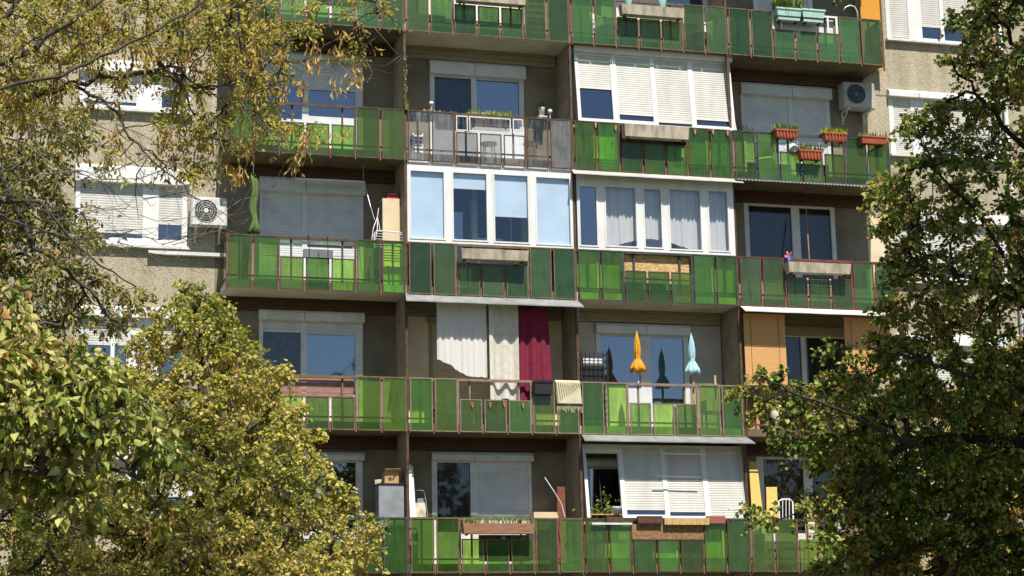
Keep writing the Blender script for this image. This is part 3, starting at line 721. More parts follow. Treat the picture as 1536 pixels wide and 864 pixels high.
# ------------------------------------------------------------------ air conditioners
def aircon(x0, y0, x1, y1, Yf, gc, gr, label, gm, casing=None):
    X0_, X1_, Z0_, Z1_ = rect(x0, y0, x1, y1, Yf)
    t = thing('air_conditioner', label, 'air conditioner', ((X0_ + X1_) / 2, D, Z0_), 'air conditioner units on the facade')
    c = MB(); e = .03
    P_ = [(X0_, Yf + e), (X0_ + e, Yf), (X1_ - e, Yf), (X1_, Yf + e), (X1_, D - .12), (X0_, D - .12)]
    n = len(P_)
    c.pts([(p[0], p[1], Z0_) for p in P_] + [(p[0], p[1], Z1_ - .02) for p in P_] + [(p[0] * .97 + .03 * (X0_ + X1_) / 2, p[1] * .97 + .03 * (Yf + D) / 2, Z1_) for p in P_],
          [tuple(reversed(range(n))), tuple(range(2 * n, 3 * n))] + [(i, (i + 1) % n, n + (i + 1) % n, n + i) for i in range(n)] + [(n + i, n + (i + 1) % n, 2 * n + (i + 1) % n, 2 * n + i) for i in range(n)])
    c.build('casing', casing or M_WHITEM, t)
    g0 = at(gc[0], gc[1], Yf); rad = at(gc[0] + gr, gc[1], Yf).x - g0.x
    dsc = MB(); dsc.pts([(g0.x, Yf - .002, g0.z)] + [(g0.x + rad * math.cos(a * math.pi / 16), Yf - .002, g0.z + rad * math.sin(a * math.pi / 16)) for a in range(32)],
                        [(0, 1 + (i + 1) % 32, 1 + i) for i in range(32)])
    dsc.build('fan_opening', M_DARK, t)
    gr_ = MB()
    for k in range(1, 6):
        rr = rad * k / 5
        gr_.tube([(g0.x + rr * math.cos(a * math.pi / 12), Yf - .012, g0.z + rr * math.sin(a * math.pi / 12)) for a in range(25)], 0.006, 4, cap=False)
    for a in range(6):
        gr_.tube([(g0.x, Yf - .012, g0.z), (g0.x + rad * math.cos(a * 1.047), Yf - .012, g0.z + rad * math.sin(a * 1.047))], 0.005, 4)
    go = gr_.build('fan_grille', gm, t)
    hb = MB(); hb.tube([(g0.x, Yf - .008, g0.z), (g0.x, Yf - .024, g0.z)], rad * .2, 12); hb.build('grille_hub', gm, go)
    b = MB()
    for x in (X0_ + .12, X1_ - .12):
        b.box(x - .02, x + .02, Yf + .02, D - .002, Z0_ - .045, Z0_ - .003); b.box(x - .02, x + .02, D - .04, D - .002, Z0_ - .30, Z0_ - .046)
        b.tube([(x, Yf + .08, Z0_ - .03), (x, D - .02, Z0_ - .28)], 0.012, 5)
    b.build('bracket', M_WHITEM, t)
    return t
aircon(287, 296, 341, 337, 0.60, (309, 316), 17, 'white air conditioner with a round fan, on the sunny wall by the bare twigs', M_WHITEM)
aircon(1266, 124, 1313, 161, 0.58, (1284, 141), 13.5, 'white air conditioner half in shade above the terracotta flower boxes', M_GREY, pm('shaded_white_casing', (.40, .39, .36), .5, .12, 4))  # second casing is coloured darker to carry the slab's shadow

# ------------------------------------------------------------------ planters
def trough(x0, y0, x1, y1, label, mat, Yf=-0.30, dep=0.24, taper=0.02, plants=None, ph=0.15, n=0, group='concrete flower troughs', rib=False, rim=None, inside=False, soil=True, wpl=0.012, lean=.5):
    X0_, X1_, Z0_, Z1_ = rect(x0, y0, x1, y1, Yf)
    t = thing('planter', label, 'planter', ((X0_ + X1_) / 2, Yf + dep / 2, Z0_), group)
    b = MB(); th = 0.022; Y0, Y1 = Yf, Yf + dep; tp = taper
    o = [(X0_ + tp, Y0 + tp, Z0_), (X1_ - tp, Y0 + tp, Z0_), (X1_ - tp, Y1 - tp, Z0_), (X0_ + tp, Y1 - tp, Z0_), (X0_, Y0, Z1_), (X1_, Y0, Z1_), (X1_, Y1, Z1_), (X0_, Y1, Z1_)]
    i_ = [(X0_ + th, Y0 + th, Z1_), (X1_ - th, Y0 + th, Z1_), (X1_ - th, Y1 - th, Z1_), (X0_ + th, Y1 - th, Z1_),
          (X0_ + th + tp, Y0 + th + tp, Z0_ + .03), (X1_ - th - tp, Y0 + th + tp, Z0_ + .03), (X1_ - th - tp, Y1 - th - tp, Z0_ + .03), (X0_ + th + tp, Y1 - th - tp, Z0_ + .03)]
    b.pts(o + i_, [(0, 3, 2, 1), (0, 1, 5, 4), (1, 2, 6, 5), (2, 3, 7, 6), (3, 0, 4, 7), (4, 5, 9, 8), (5, 6, 10, 9), (6, 7, 11, 10), (7, 4, 8, 11),
                   (8, 9, 13, 12), (9, 10, 14, 13), (10, 11, 15, 14), (11, 8, 12, 15), (12, 13, 14, 15)])
    b.build('trough', mat, t)
    if rim or rib:
        q = MB(); q.box(X0_ - .012, X1_ + .012, Y0 - .012, Y0 + .004, Z1_ - .03, Z1_ + .004); q.box(X0_ - .012, X1_ + .012, Y1 - .004, Y1 + .012, Z1_ - .03, Z1_ + .004)
        q.box(X0_ - .012, X0_ + .003, Y0 + .004, Y1 - .004, Z1_ - .03, Z1_ + .004); q.box(X1_ - .003, X1_ + .012, Y0 + .004, Y1 - .004, Z1_ - .03, Z1_ + .004)
        q.build('rim', rim or mat, t)
    if rib:
        q = MB(); k = 7
        for u in range(k):
            x = X0_ + .04 + (X1_ - X0_ - .08) * u / (k - 1); q.box(x - .012, x + .012, Y0 - .006, Y0 + tp, Z0_ + .012, Z1_ - .032)
        q.build('rib', mat, t)
    MB().box(X0_ + th + .004, X1_ - th - .004, Y0 + th + .004, Y1 - th - .004, Z0_ + .06, Z1_ - .025).build('soil', M_SOIL, t)
    if plants is not None and n:
        tufts(MB(), X0_ - .02, X1_ + .02, (Y0 + Y1) / 2, Z1_ - .03, ph * 1.3, int(n * 1.5), seed=int(x0), depth=dep * .42, w=wpl, lean=lean).build('plants', plants, t)
    if not inside:
        q = MB()
        for x in (X0_ + .1, X1_ - .1):
            q.box(x - .012, x + .012, Y1 + .002, Y1 + .012, Z0_ - .02, Z1_ + .03); q.box(x - .012, x + .012, Y0 + .03, Y1 + .002, Z0_ - .03, Z0_ - .003)
        q.build('hanger', M_RUST, t)
    return t
trough(686, -14, 790, 3, 'concrete trough at the top edge above a blue lit window', M_CONCL)
trough(933, 9, 1027, 23, 'concrete trough under two round turquoise pots', M_CONCL)
trough(937, 188, 1034, 206, 'long cream concrete trough below the four shutter enclosure', M_CONCL)
trough(692, 374, 793, 389, 'stained concrete trough under the pale blue blinds', M_CONCL)
trough(1183, 394, 1277, 409, 'concrete trough on the oxide red railing beside the pinwheel', M_CONCL)
trough(695, 785, 802, 800, 'brown wooden trough with low dry plants, below a half shuttered window', M_BROWNP, plants=M_GRASSP, ph=0.14, n=90, group=None)
TG = 'terracotta flower boxes'
trough(1164, 194, 1198, 206, 'terracotta box with fine grey green plants, first on the dark railing', M_TERRA, Yf=-0.22, dep=.2, taper=.035, plants=M_GRASSP, ph=.16, n=110, group=TG, rib=True, lean=.9)
trough(1200, 225, 1235, 238, 'terracotta box hung lower than the others, above the half height panels', M_TERRA, Yf=-0.24, dep=.2, taper=.035, plants=M_GRASSP, ph=.16, n=110, group=TG, rib=True, lean=.9)
trough(1237, 199, 1271, 211, 'terracotta box with fleshy green plants, below the air conditioner', M_TERRA, Yf=-0.22, dep=.2, taper=.035, plants=M_BRIGHTP, ph=.15, n=90, group=TG, rib=True, wpl=.02)
trough(1293, 204, 1331, 215, 'smooth faded terracotta box on the outer corner of the railing', M_TERRA, Yf=-0.20, dep=.2, taper=.02, plants=M_GRASSP, ph=.13, n=70, group=TG, rim=M_TERRA)
trough(1166, 12, 1203, 29, 'turquoise flower box overgrown with dark bushy plants', M_TURQ, Yf=-.20, dep=.22, taper=.04, plants=M_GRASSP, ph=.26, n=160, lean=1.1, wpl=.018, group='turquoise flower boxes', rim=M_TURQ)
trough(1204, 14, 1238, 32, 'turquoise flower box that looks almost empty', M_TURQ, Yf=-.22, dep=.22, taper=.04, plants=M_DRYP, ph=.06, n=14, group='turquoise flower boxes', rim=M_TURQ)
trough(705, 180, 768, 188, 'brown flower box inside the clear glass railing with bright green plants', M_BROWNP, Yf=0.08, dep=.16, plants=M_BRIGHTP, ph=.23, n=120, group=None, wpl=.016)
for (x, y0, y1, lb) in ((942, -8, 12, 'round turquoise pot standing at the outer end of the concrete trough'), (993, -4, 17, 'round turquoise pot near the middle of the concrete trough')):
    a, b = at(x, y1, -.2), at(x, y0, -.2); h = b.z - a.z
    t = thing('flower_pot', lb, 'flower pot', tuple(a), 'round turquoise pots')
    MB().lathe(a, [(.055, 0), (.075, .03), (.10, h * .7), (.11, h), (.095, h), (.085, h * .8)], 14).build('pot', M_TURQ, t, smooth=True)
    tufts(MB(), a.x - .06, a.x + .06, a.y, a.z + h * .8, .2, 40, seed=x).build('plants', M_GRASSP, t)

# ------------------------------------------------------------------ hanging curtains (third balcony row from below)
YC = 0.13
def hang(name, x0t, x1t, yt, mat, label, zbf, amp=.035, pitch=.2, seed=1, spread=0.0, cat='curtain', Y=YC, group=None):
    a, b = at(x0t, yt, Y), at(x1t, yt, Y)
    t = thing(name, label, cat, ((a.x + b.x) / 2, Y, a.z), group)
    cloth_mb(a.x, b.x, a.z, zbf, Y, amp, pitch, seed, nv=14, spread=spread).build('cloth', mat, t, smooth=True)
    r_ = MB().box(a.x - .005, b.x + .005, Y - .012, Y + .012, a.z - .005, a.z + .03); r_.build('heading_tape', mat, t)
    return t
def z_at(px, py, Y=YC): return at(px, py, Y).z
zl = [(0, 539), (0.08, 541), (0.25, 547), (0.45, 558), (0.65, 565), (1, 566)]
def lacebot(u):
    for (u0, y0), (u1, y1) in zip(zl, zl[1:]):
        if u <= u1: return z_at(653 + 75 * u, y0 + (y1 - y0) * (u - u0) / (u1 - u0)) + 0.006 * math.sin(u * 30)
    return z_at(728, 566)
hang('curtain', 655, 729, 456, M_LACE, 'white lace curtain with a slanting hem, hung above the railing', lacebot, .018, .12, 3, group='curtains hung on a balcony')
hang('curtain', 732, 776, 458, M_CREAM, 'long off white curtain in two folds beside the burgundy one', lambda u: z_at(753, 600 + 2 * math.sin(u * 9)), .05, .30, 5, group='curtains hung on a balcony')
hang('curtain', 777, 822, 459, M_BURG, 'burgundy curtain hung at the sunny edge of a balcony', lambda u: z_at(800, 600), .045, .2, 8, spread=.14, group='curtains hung on a balcony')
a, b = at(648, 455, YC), at(830, 460, YC)
r_ = MB(); r_.tube([(XB[1] + .03, YC, a.z + .045), (XB[2] - .03, YC, a.z + .045)], .012, 6)
single('curtain_rod', r_, M_WIRE, 'thin metal rod carrying the white and burgundy curtains', 'rod')

# ------------------------------------------------------------------ rug, tray, pegs
a = rect(832, 570, 869, 610, -.04); zt = zf(3) + RT + .012
def rugf(u, v):
    s = -0.12 + v * (zt - a[2] + .12)
    x = a[0] + (a[1] - a[0]) * u + 0.05 * v
    if s < 0: return (x, .045 - s * .9, zt - .02 * (s / -.12) ** 2 * 4)
    if s < .06: return (x, .045 - s * 1.3, zt - .004)
    return (x, -.036 - .012 * math.sin(u * 7 + 1), zt - (s - .05) - .05 * u * 0)
t = thing('rug', 'cream woven rug with dark stripes draped over the pinkish railing', 'rug', ((a[0] + a[1]) / 2, -.03, a[2]))
MB().grid(rugf, 14, 20).build('weave', M_RUG, t, smooth=True, solid=.006)
st = MB(); rs = random.Random(3)
for k in range(11):
    u = .04 + .088 * k; x = a[0] + (a[1] - a[0]) * u; zz0 = a[2] + .10 + .03 * k; zz1 = zt - .05
    if zz1 > zz0: st.tube([(x + .006, -.062, zz1), (x + .03, -.062, (zz0 + zz1) / 2), (x + .05, -.062, zz0)], .0045, 4)
st.build('stripe', M_RUGS, t)
fr = MB()
for k in range(26):
    x = a[0] + .05 + (a[1] - a[0]) * k / 25; fr.tube([(x, -.036, a[2] + .01), (x + rs.uniform(-.02, .02), -.04, a[2] - rs.uniform(.04, .13))], .004, 3)
fr.build('fringe', M_RUG, t)
a = rect(801, 570, 830, 591, -.14)
t = thing('hanging_tray', 'dark lidded plastic tray hooked on the railing beside the rug', 'tray', ((a[0] + a[1]) / 2, -.1, a[2]))
MB().box(a[0] + .02, a[1] - .02, -.15, -.03, a[2], a[3] - .05).build('body', M_DARK, t); MB().box(a[0], a[1], -.17, -.025, a[3] - .05, a[3]).build('lid', M_DARK, t)

def peg(px, py, mat, label, grp, Y=-.035):
    p_ = at(px, py, Y); m = MB(); h = .10
    # two jaws pinched on the rail, splayed at the tail
    m.pts([(p_.x - .006, Y - .012, p_.z - h), (p_.x + .006, Y - .012, p_.z - h), (p_.x + .016, Y - .014, p_.z - h * .4), (p_.x + .028, Y - .03, p_.z + h * .12), (p_.x + .012, Y - .03, p_.z + h * .16), (p_.x, Y - .02, p_.z - h * .3),
           (p_.x - .012, Y - .03, p_.z + h * .16), (p_.x - .028, Y - .03, p_.z + h * .12), (p_.x - .016, Y - .014, p_.z - h * .4)],
          [(0, 1, 2, 5), (5, 2, 3, 4), (0, 5, 8), (8, 5, 6, 7)])
    return single('clothespin', m, mat, label, 'clothespin', grp, solid=.016)
g1 = 'clothespins on the railing below the shutters'
for (x, y, l) in ((893, 185, 'wooden clothespin on the railing below the half raised shutter'), (923, 189, 'wooden clothespin under the post beside the half raised shutter'),
                  (1042, 195, 'wooden clothespin just past the cream trough under the shutters'), (1069, 195, 'wooden clothespin midway between the trough and the railing corner'), (1091, 197, 'wooden clothespin at the corner next to the dark framed railing')):
    peg(x, y, M_PEG, l, g1)
g2 = 'orange clothespins below the curtains'
for (x, y, l) in ((708, 604, 'orange clothespin on the half height panel below the lace curtain'), (735, 604, 'orange clothespin at the edge of the long off white curtain'),
                  (756, 603, 'orange clothespin under the middle of the off white curtain'), (784, 605, 'orange clothespin under the burgundy curtain')):
    peg(x, y, M_PEGO, l, g2)

# ------------------------------------------------------------------ parasols
def parasol(px, ytop, ybot, Y, mat, inner, label, polebot, polemat, pr):
    top, bot = at(px, ytop, Y), at(px - 1, ybot, Y); Lh = top.z - bot.z; floor = zf(3) + .171
    t = thing('folded_parasol', label, 'parasol', (bot.x, Y, floor), 'folded parasols')
    c = (bot.x, Y, bot.z)
    prof = [(.13, 0), (.155, .02 * Lh), (.135, .12 * Lh), (.08, .26 * Lh), (.045, .34 * Lh), (.062, .42 * Lh), (.066, .58 * Lh), (.05, .78 * Lh), (.028, .92 * Lh), (.010, .985 * Lh)]
    m = MB().lathe(c, prof, 32, .20, 8)
    rs = random.Random(int(px))
    for i in range(64): m.v[i] = (m.v[i][0], m.v[i][1], m.v[i][2] + .035 * math.sin(i * .8) + rs.uniform(-.01, .01))
    m.build('canopy', mat, t, smooth=True)
    MB().tube([(c[0] - .055, Y, bot.z + .33 * Lh), (c[0], Y - .055, bot.z + .335 * Lh), (c[0] + .055, Y, bot.z + .33 * Lh), (c[0], Y + .055, bot.z + .325 * Lh), (c[0] - .055, Y, bot.z + .33 * Lh)], .012, 5).build('tie', inner, t)
    MB().tube([(bot.x, Y, floor), (bot.x, Y, bot.z + .1)], pr, 8).build('pole', polemat, t, smooth=True)
    MB().tube([(c[0], Y, top.z - .03), (c[0], Y, top.z + .03)], .012, 6).build('tip', M_WHITE, t)
    return t
parasol(958, 499, 557, .12, M_ORAN, M_ORAN, 'folded orange yellow parasol standing behind the pinkish railing', 600, M_WHITE, .014)
parasol(1040, 502, 561, .12, M_SKYB, M_WHITE, 'folded pale blue parasol standing in front of the plain wall', 600, M_WOOD, .028)

# ------------------------------------------------------------------ loose things on the balconies
def box_thing(name, px, Yf, dep, mat, label, cat, lid=None, legs=None, floor=None, extra=None):
    X0_, X1_, Z0_, Z1_ = rect(*px, Yf)
    if floor is not None: Z0_ = floor
    t = thing(name, label, cat, ((X0_ + X1_) / 2, Yf + dep / 2, Z0_))
    MB().box(X0_, X1_, Yf, Yf + dep, Z0_, Z1_).build('body', mat, t)
    if lid: MB().box(X0_ - .015, X1_ + .015, Yf - .015, Yf + dep + .01, Z1_ + .001, Z1_ + .03).build('top', lid, t)
    return t, (X0_, X1_, Z0_, Z1_)

# second row from top, first column: cloth, cabinet, rack
a, b = at(371, 262, .3), at(389, 262, .3)
t = thing('hanging_cloth', 'light green cloth knotted and hanging at the corner of the balcony', 'cloth', (a.x + .1, .3, at(380, 350, .3).z))
zz = [(262, .07), (272, .10), (285, .085), (310, .10), (330, .07), (338, .11), (350, .17)]
prof = [(w_ * .7, at(380, y, .3).z - at(380, 350, .3).z) for (y, w_) in reversed(zz)]
m = MB().lathe((a.x + .12, .3, at(380, 350, .3).z), prof, 24, .38, 3)
for i in range(len(m.v)): v = m.v[i]; m.v[i] = (v[0] + .03 * math.sin(v[2] * 9), v[1], v[2] + .03 * math.sin(i * 1.7))
m.build('cloth', M_GCLOTH, t, smooth=True)
MB().tube([(a.x + .12, .3, at(380, 263, .3).z), (a.x + .12, .3, zf(1) + .02)], .008, 5).build('cord', M_WIRE, t)
fl = zf(2) + .171
t, bx = box_thing('cabinet', (574, 298, 606, 372), .35, .4, M_CAB, 'tall cream cabinet on the balcony beside the white glazed enclosure', 'cabinet', floor=fl)
MB().box(bx[0] - .004, bx[0] - .001, .37, .74, fl + .05, bx[3] - .02).build('side_panel', M_GREY, t); MB().box(bx[1] - .09, bx[1] - .075, .335, .349, bx[3] - .14, bx[3] - .03).build('handle', M_DARK, t)
X0_, X1_, Z0_, Z1_ = rect(580, 289, 600, 298, .4); m = MB()
m.pts([(X0_, .4, bx[3] + .002), (X1_, .4, bx[3] + .002), (X1_, .65, bx[3] + .002), (X0_, .65, bx[3] + .002), (X0_ + .03, .42, Z1_), (X1_ - .02, .42, Z1_), (X1_ - .02, .62, Z1_), (X0_ + .03, .62, Z1_)], [(0, 3, 2, 1), (4, 5, 6, 7), (0, 1, 5, 4), (1, 2, 6, 5), (2, 3, 7, 6), (3, 0, 4, 7)])
single('crate', m, M_RED, 'dark red plastic crate on top of the cream cabinet', 'crate')
t = thing('drying_rack', 'white wire drying rack leaning behind the railing by the cream cabinet', 'drying rack', tuple(at(585, 372, .2)))
m = MB(); q = [at(562, 372, .2), at(561, 352, .2), at(565, 346, .2), at(601, 349, .2), at(605, 354, .2), at(605, 375, .2)]
m.tube(q, .014, 6); m.build('frame', M_WHITE, t)
m = MB()
for k in range(6): y = 350 + k * 4; m.tube([at(562, y, .2), at(605, y + 2.5, .2)], .006, 4)
m.build('wire', M_WHITE, t)
m = MB(); m.tube([at(557, 365, .25), at(560, 342, .3), at(566, 326, .4), at(568, 312, .45)], .008, 6); m.tube([at(561, 368, .25), at(566, 345, .33), at(566, 330, .4)], .008, 6)
m.tube([at(566, 325, .4), at(570, 345, .35)], .008, 6); m.build('folded_leg', M_WHITE, t)
t = thing('clothes_airer', 'ceiling clothes airer of white rods with a cord, in front of the closed shutters', 'clothes airer', tuple(at(495, 268, .55)))
m = MB()
for k in range(4): m.tube([at(442, 267 + k * .6, .45 + .06 * k), at(547, 272 + k * .6, .45 + .06 * k)], .009, 5)
m.build('rod', M_WHITE, t)
m = MB()
for x in (443, 545): m.tube([at(x, 268, .55), Vector((at(x, 268, .55).x, .55, zf(1) + .01))], .005, 4)
m.tube([at(546, 272, .5), at(556, 310, .3), at(562, 330, .25)], .005, 5); m.build('cord', M_WIRE, t)
X0_, X1_, Z0_, Z1_ = rect(455, 375, 499, 387, -.05)
t = thing('metal_box', 'dark grey metal box hanging from two hooks in the gap of the bright green railing', 'box', ((X0_ + X1_) / 2, -.02, Z0_))
MB().box(X0_, X1_, -.10, .0, Z0_, Z1_).build('body', M_GREY, t); MB().box((X0_ + X1_) / 2 - .008, (X0_ + X1_) / 2 + .008, -.112, -.101, Z0_ + .01, Z0_ + .09).build('latch', M_DARK, t)
MB().box(X0_ + .1, X1_ + .42, .07, .09, Z1_ + .09, Z1_ + .125).build('shelf_bar', M_DARK, t)
for x in (464, 492): p_ = at(x, 376, -.11); MB().tube([(p_.x, -.108, Z0_ + .02), (p_.x, -.108, Z1_ + .05), (p_.x, -.03, zf(2) + RT + .02), (p_.x, .05, zf(2) + RT + .02), (p_.x, .075, zf(2) + RT - .03)], .007, 5).build('hook', M_DARK, t)

# clear glass balcony: white crate, bucket, stools, pots
fl = zf(1) + .171
t = thing('crate', 'stacked white plastic crate behind the clear glass railing', 'crate', tuple(at(627, 234, .35)))
X0_, X1_, Z0_, Z1_ = rect(619, 200, 635, 234, .35); m = MB()
for k in range(6): m.box(X0_, X1_, .35, .6, Z0_ + (Z1_ - Z0_) * k / 6, Z0_ + (Z1_ - Z0_) * (k + .55) / 6)
m.box(X0_, X0_ + .03, .345, .605, Z0_, Z1_); m.box(X1_ - .03, X1_, .345, .605, Z0_, Z1_); m.build('body', M_WHITE, t)
p_ = at(841, 240, .3); t = thing('bucket', 'white plastic bucket behind the clear glass railing', 'bucket', tuple(p_))
MB().lathe(p_, [(.10, 0), (.125, .26), (.135, .26), (.135, .29), (.12, .29), (.10, .05)], 18).build('pail', M_WHITE, t, smooth=True)
MB().tube([(p_.x - .13 * math.cos(a_ * .4488), p_.y - .02, p_.z + .27 + .16 * math.sin(a_ * .4488)) for a_ in range(8)], .005, 4).build('handle', M_WIRE, t)
for (x, y, lb) in ((733, 216, 'low wooden stool with a round seat behind the half height clear panels'), (797, 216, 'second wooden stool, nearer the bucket behind the clear panels')):
    p_ = at(x, y, .42); t = thing('stool', lb, 'stool', (p_.x, .42, fl), 'wooden stools')
    MB().lathe((p_.x, .42, p_.z - .02), [(.17, 0), (.18, .015), (.17, .035)], 18).build('seat', M_WOOD, t)
    for (dx, dy) in ((-.1, -.1), (.1, -.1), (-.1, .1), (.1, .1)): MB().tube([(p_.x + dx * 1.3, .42 + dy * 1.3, fl), (p_.x + dx * .8, .42 + dy * .8, p_.z - .02)], .014, 6).build('leg', M_WOOD, t)
p_ = at(813, 175, .75); t = thing('flower_pot', 'small white pot with dark twiggy flowers against the shaded wall', 'flower pot', tuple(p_))
MB().lathe(p_, [(.045, 0), (.07, .17), (.075, .19), (.06, .19), (.05, .1)], 14).build('pot', M_WHITE, t, smooth=True); tufts(MB(), p_.x - .06, p_.x + .06, p_.y, p_.z + .15, .22, 50, seed=4, lean=1.1).build('plants', M_DARKP, t)
MB().box(p_.x - .1, p_.x + .1, .74 - .07, D - .002, p_.z - .025, p_.z - .002).build('shelf', M_WHITEM, t)
t = thing('vine', 'thin creeping vine climbing the partition post beside the clear railing', 'plant', (XB[1] + .02, .03, zf(1) + RT))
m = MB(); tufts(m, XB[1] - .02, XB[1] + .06, .0, zf(1) + RT - .02, .3, 26, seed=9, w=.02, lean=.35, depth=.03); [tufts(m, XB[1] - .02, XB[1] + .03, .0, zf(1) + RT + .2 + .06 * k, .07, 3, seed=100 + k, w=.018, lean=.9, depth=.02) for k in range(16)]; m.build('leaves', M_GRASSP, t)
t = thing('succulent_row', 'row of small dried succulents along the rusty handrail', 'plants', (XB[1] + 1.6, .03, zf(1) + RT))
m = MB()
for k in range(16): x = XB[1] + .25 + 3.1 * random.random(); tufts(m, x, x + .12, .03, zf(1) + RT, .05, 8, seed=k + 20, depth=.025)
m.build('leaves', M_DRYP, t)
for (x, y, lb) in ((825, 170, 'glass ball lamp on a short rod near the end of the rusty handrail'), (647, 158, 'small solar lamp on a rod at the start of the rusty handrail')):
    p_ = at(x, y, .03); t = thing('garden_lamp', lb, 'lamp', (p_.x, .03, zf(1) + RT), 'garden lamps on the rail')
    MB().tube([(p_.x, .03, zf(1) + RT - .1), (p_.x, .03, p_.z)], .012, 6).build('rod', M_WIRE, t)
    MB().lathe((p_.x, .03, p_.z - .01), [(.012, 0), (.04, .02), (.05, .05), (.04, .085), (.012, .10)], 12).build('ball', M_WHITE, t, smooth=True)

# right top balconies
a = rect(1289, -60, 1318, 34, .75); t = thing('orange_screen', 'orange yellow sheet screen at the end of the top balcony', 'screen', (a[0], .75, zf(0) + .17))
MB().box(a[0], a[1], .75, .77, zf(0) + .171, a[3]).build('sheet', M_ORPAN, t); MB().box(a[1] + .002, a[1] + .04, .74, .78, zf(0) + .171, a[3]).build('post', M_RUST, t)
m = MB(); m.tube([at(1287, 35, .05), at(1286, 18, .05), at(1282, 10, .05), at(1275, 8, .05), at(1268, 11, .05), at(1265, 16, .05)], .014, 6)
single('hook', m, M_WIRE, 'curved steel hook rising above the green railing beside the orange screen', 'hook', smooth=True)
p_ = at(1254, -10, .3); t = thing('hanging_plant', 'dark leafy plant hanging near the orange screen', 'plant', tuple(p_)); m = MB(); rs = random.Random(5)
for k in range(70):
    c_ = p_ + Vector((rs.gauss(0, .08), rs.gauss(0, .08), -rs.uniform(-.05, .30))); s_ = rs.uniform(.02, .045); n_ = Vector((rs.gauss(0, 1), rs.gauss(0, 1), rs.gauss(0, 1))).normalized(); u_ = n_.orthogonal().normalized(); v_ = n_.cross(u_)
    m.quad(c_ - u_ * s_, c_ - v_ * s_ * .6, c_ + u_ * s_, c_ + v_ * s_ * .6)
m.build('leaves', M_DARKP, t); MB().tube([p_ + Vector((0, 0, .05)), Vector((p_.x, p_.y, zf(-1)))], .006, 4).build('cord', M_WIRE, t)
MB().lathe((p_.x, p_.y, p_.z - .02), [(.06, 0), (.09, .09), (.08, .09)], 12).build('pot', M_TERRA, t)
# white garden chair behind the top green railing
def chair(x, Y, fl, rz, mat, label, s=1.0):
    t = thing('chair', label, 'chair', (x, Y, fl))
    M_ = Matrix.Rotation(rz, 4, 'Z')
    def W(p): q = M_ @ Vector(p) * s; return (x + q.x, Y + q.y, fl + q.z)
    def bx(name, x0, x1, y0, y1, z0, z1):
        m = MB().box(x0, x1, y0, y1, z0, z1); m.v = [W(v) for v in m.v]; m.build(name, mat, t)
    bx('seat', -.22, .22, -.22, .22, .42, .45)
    m = MB().box(-.22, .22, .20, .23, .5, .86).shear(y=.18, z0=.45); m.v = [W(v) for v in m.v]; m.build('backrest', mat, t)
    for (a_, b_) in ((-.2, -.2), (.2, -.2), (-.2, .2), (.2, .2)):
        m = MB().tube([(a_ * 1.1, b_ * 1.1, 0), (a_ * .95, b_ * .95, .43 if b_ < 0 else .6)], .018, 6); m.v = [W(v) for v in m.v]; m.build('leg', mat, t)
    for a_ in (-.22, .22):
        m = MB().tube([(a_, -.2, .44), (a_, -.2, .63), (a_, .22, .65)], .016, 6); m.v = [W(v) for v in m.v]; m.build('armrest', mat, t)
    return t
chair(at(908, 45, .5).x, .5, zf(0) + .171, .5, M_WHITE, 'white plastic garden chair behind the top green railing with the turquoise pots', .9)
chair(at(1050, 45, .5).x, .5, zf(0) + .171, -.9, M_LINEW, 'pale chair turned sideways behind the topmost railing, past the pots', .9)
chair(at(1150, 245, .45).x, .5, zf(1) + .171, 2.6, M_GREY, 'grey folding chair seen through the green panel below the first terracotta box', .9)
X0_, X1_, Z0_, Z1_ = rect(629, -20, 668, 34, .4); m = MB().box(X0_, X1_, .4, .42, Z0_, Z1_)
single('board', m, M_LINEW, 'upright white board glowing through two of the topmost green panels', 'board')
X0_, X1_, Z0_, Z1_ = rect(790, 0, 818, 46, .35); t = thing('shelf_rack', 'yellowish slatted rack seen through a topmost green panel', 'rack', (X0_, .35, Z0_)); m = MB()
m.box(X0_, X0_ + .04, .35, .5, Z0_, Z1_); m.box(X1_ - .04, X1_, .35, .5, Z0_, Z1_)
for k in range(5): m.box(X0_ + .04, X1_ - .04, .36, .49, Z0_ + (Z1_ - Z0_) * (k + .2) / 5, Z0_ + (Z1_ - Z0_) * (k + .2) / 5 + .04)
m.build('body', M_YELB, t)
# watering can behind the half height panels
p_ = at(1190, 232, .3); t = thing('watering_can', 'white watering can standing between the terracotta boxes', 'watering can', tuple(p_))
MB().lathe(p_, [(.10, 0), (.12, .06), (.115, .18), (.06, .22), (.05, .24)], 16).build('body', M_WHITE, t, smooth=True); MB().tube([(p_.x + .09, p_.y, p_.z + .06), (p_.x + .22, p_.y, p_.z + .2), (p_.x + .27, p_.y, p_.z + .25)], .018, 6).build('spout', M_GREY, t)
MB().tube([(p_.x - .1, p_.y, p_.z + .05), (p_.x - .2, p_.y, p_.z + .12), (p_.x - .15, p_.y, p_.z + .22), (p_.x - .03, p_.y, p_.z + .23)], .012, 6).build('handle', M_WHITE, t)
for (bx, by) in ((1096, 165),):
    m = MB(); m.tube([at(1097, 160, .1), at(1104, 197, .02)], .022, 6)
    single('pole', m, M_WHITE, 'slanting white pole at the end of the four shutter enclosure', 'pole')

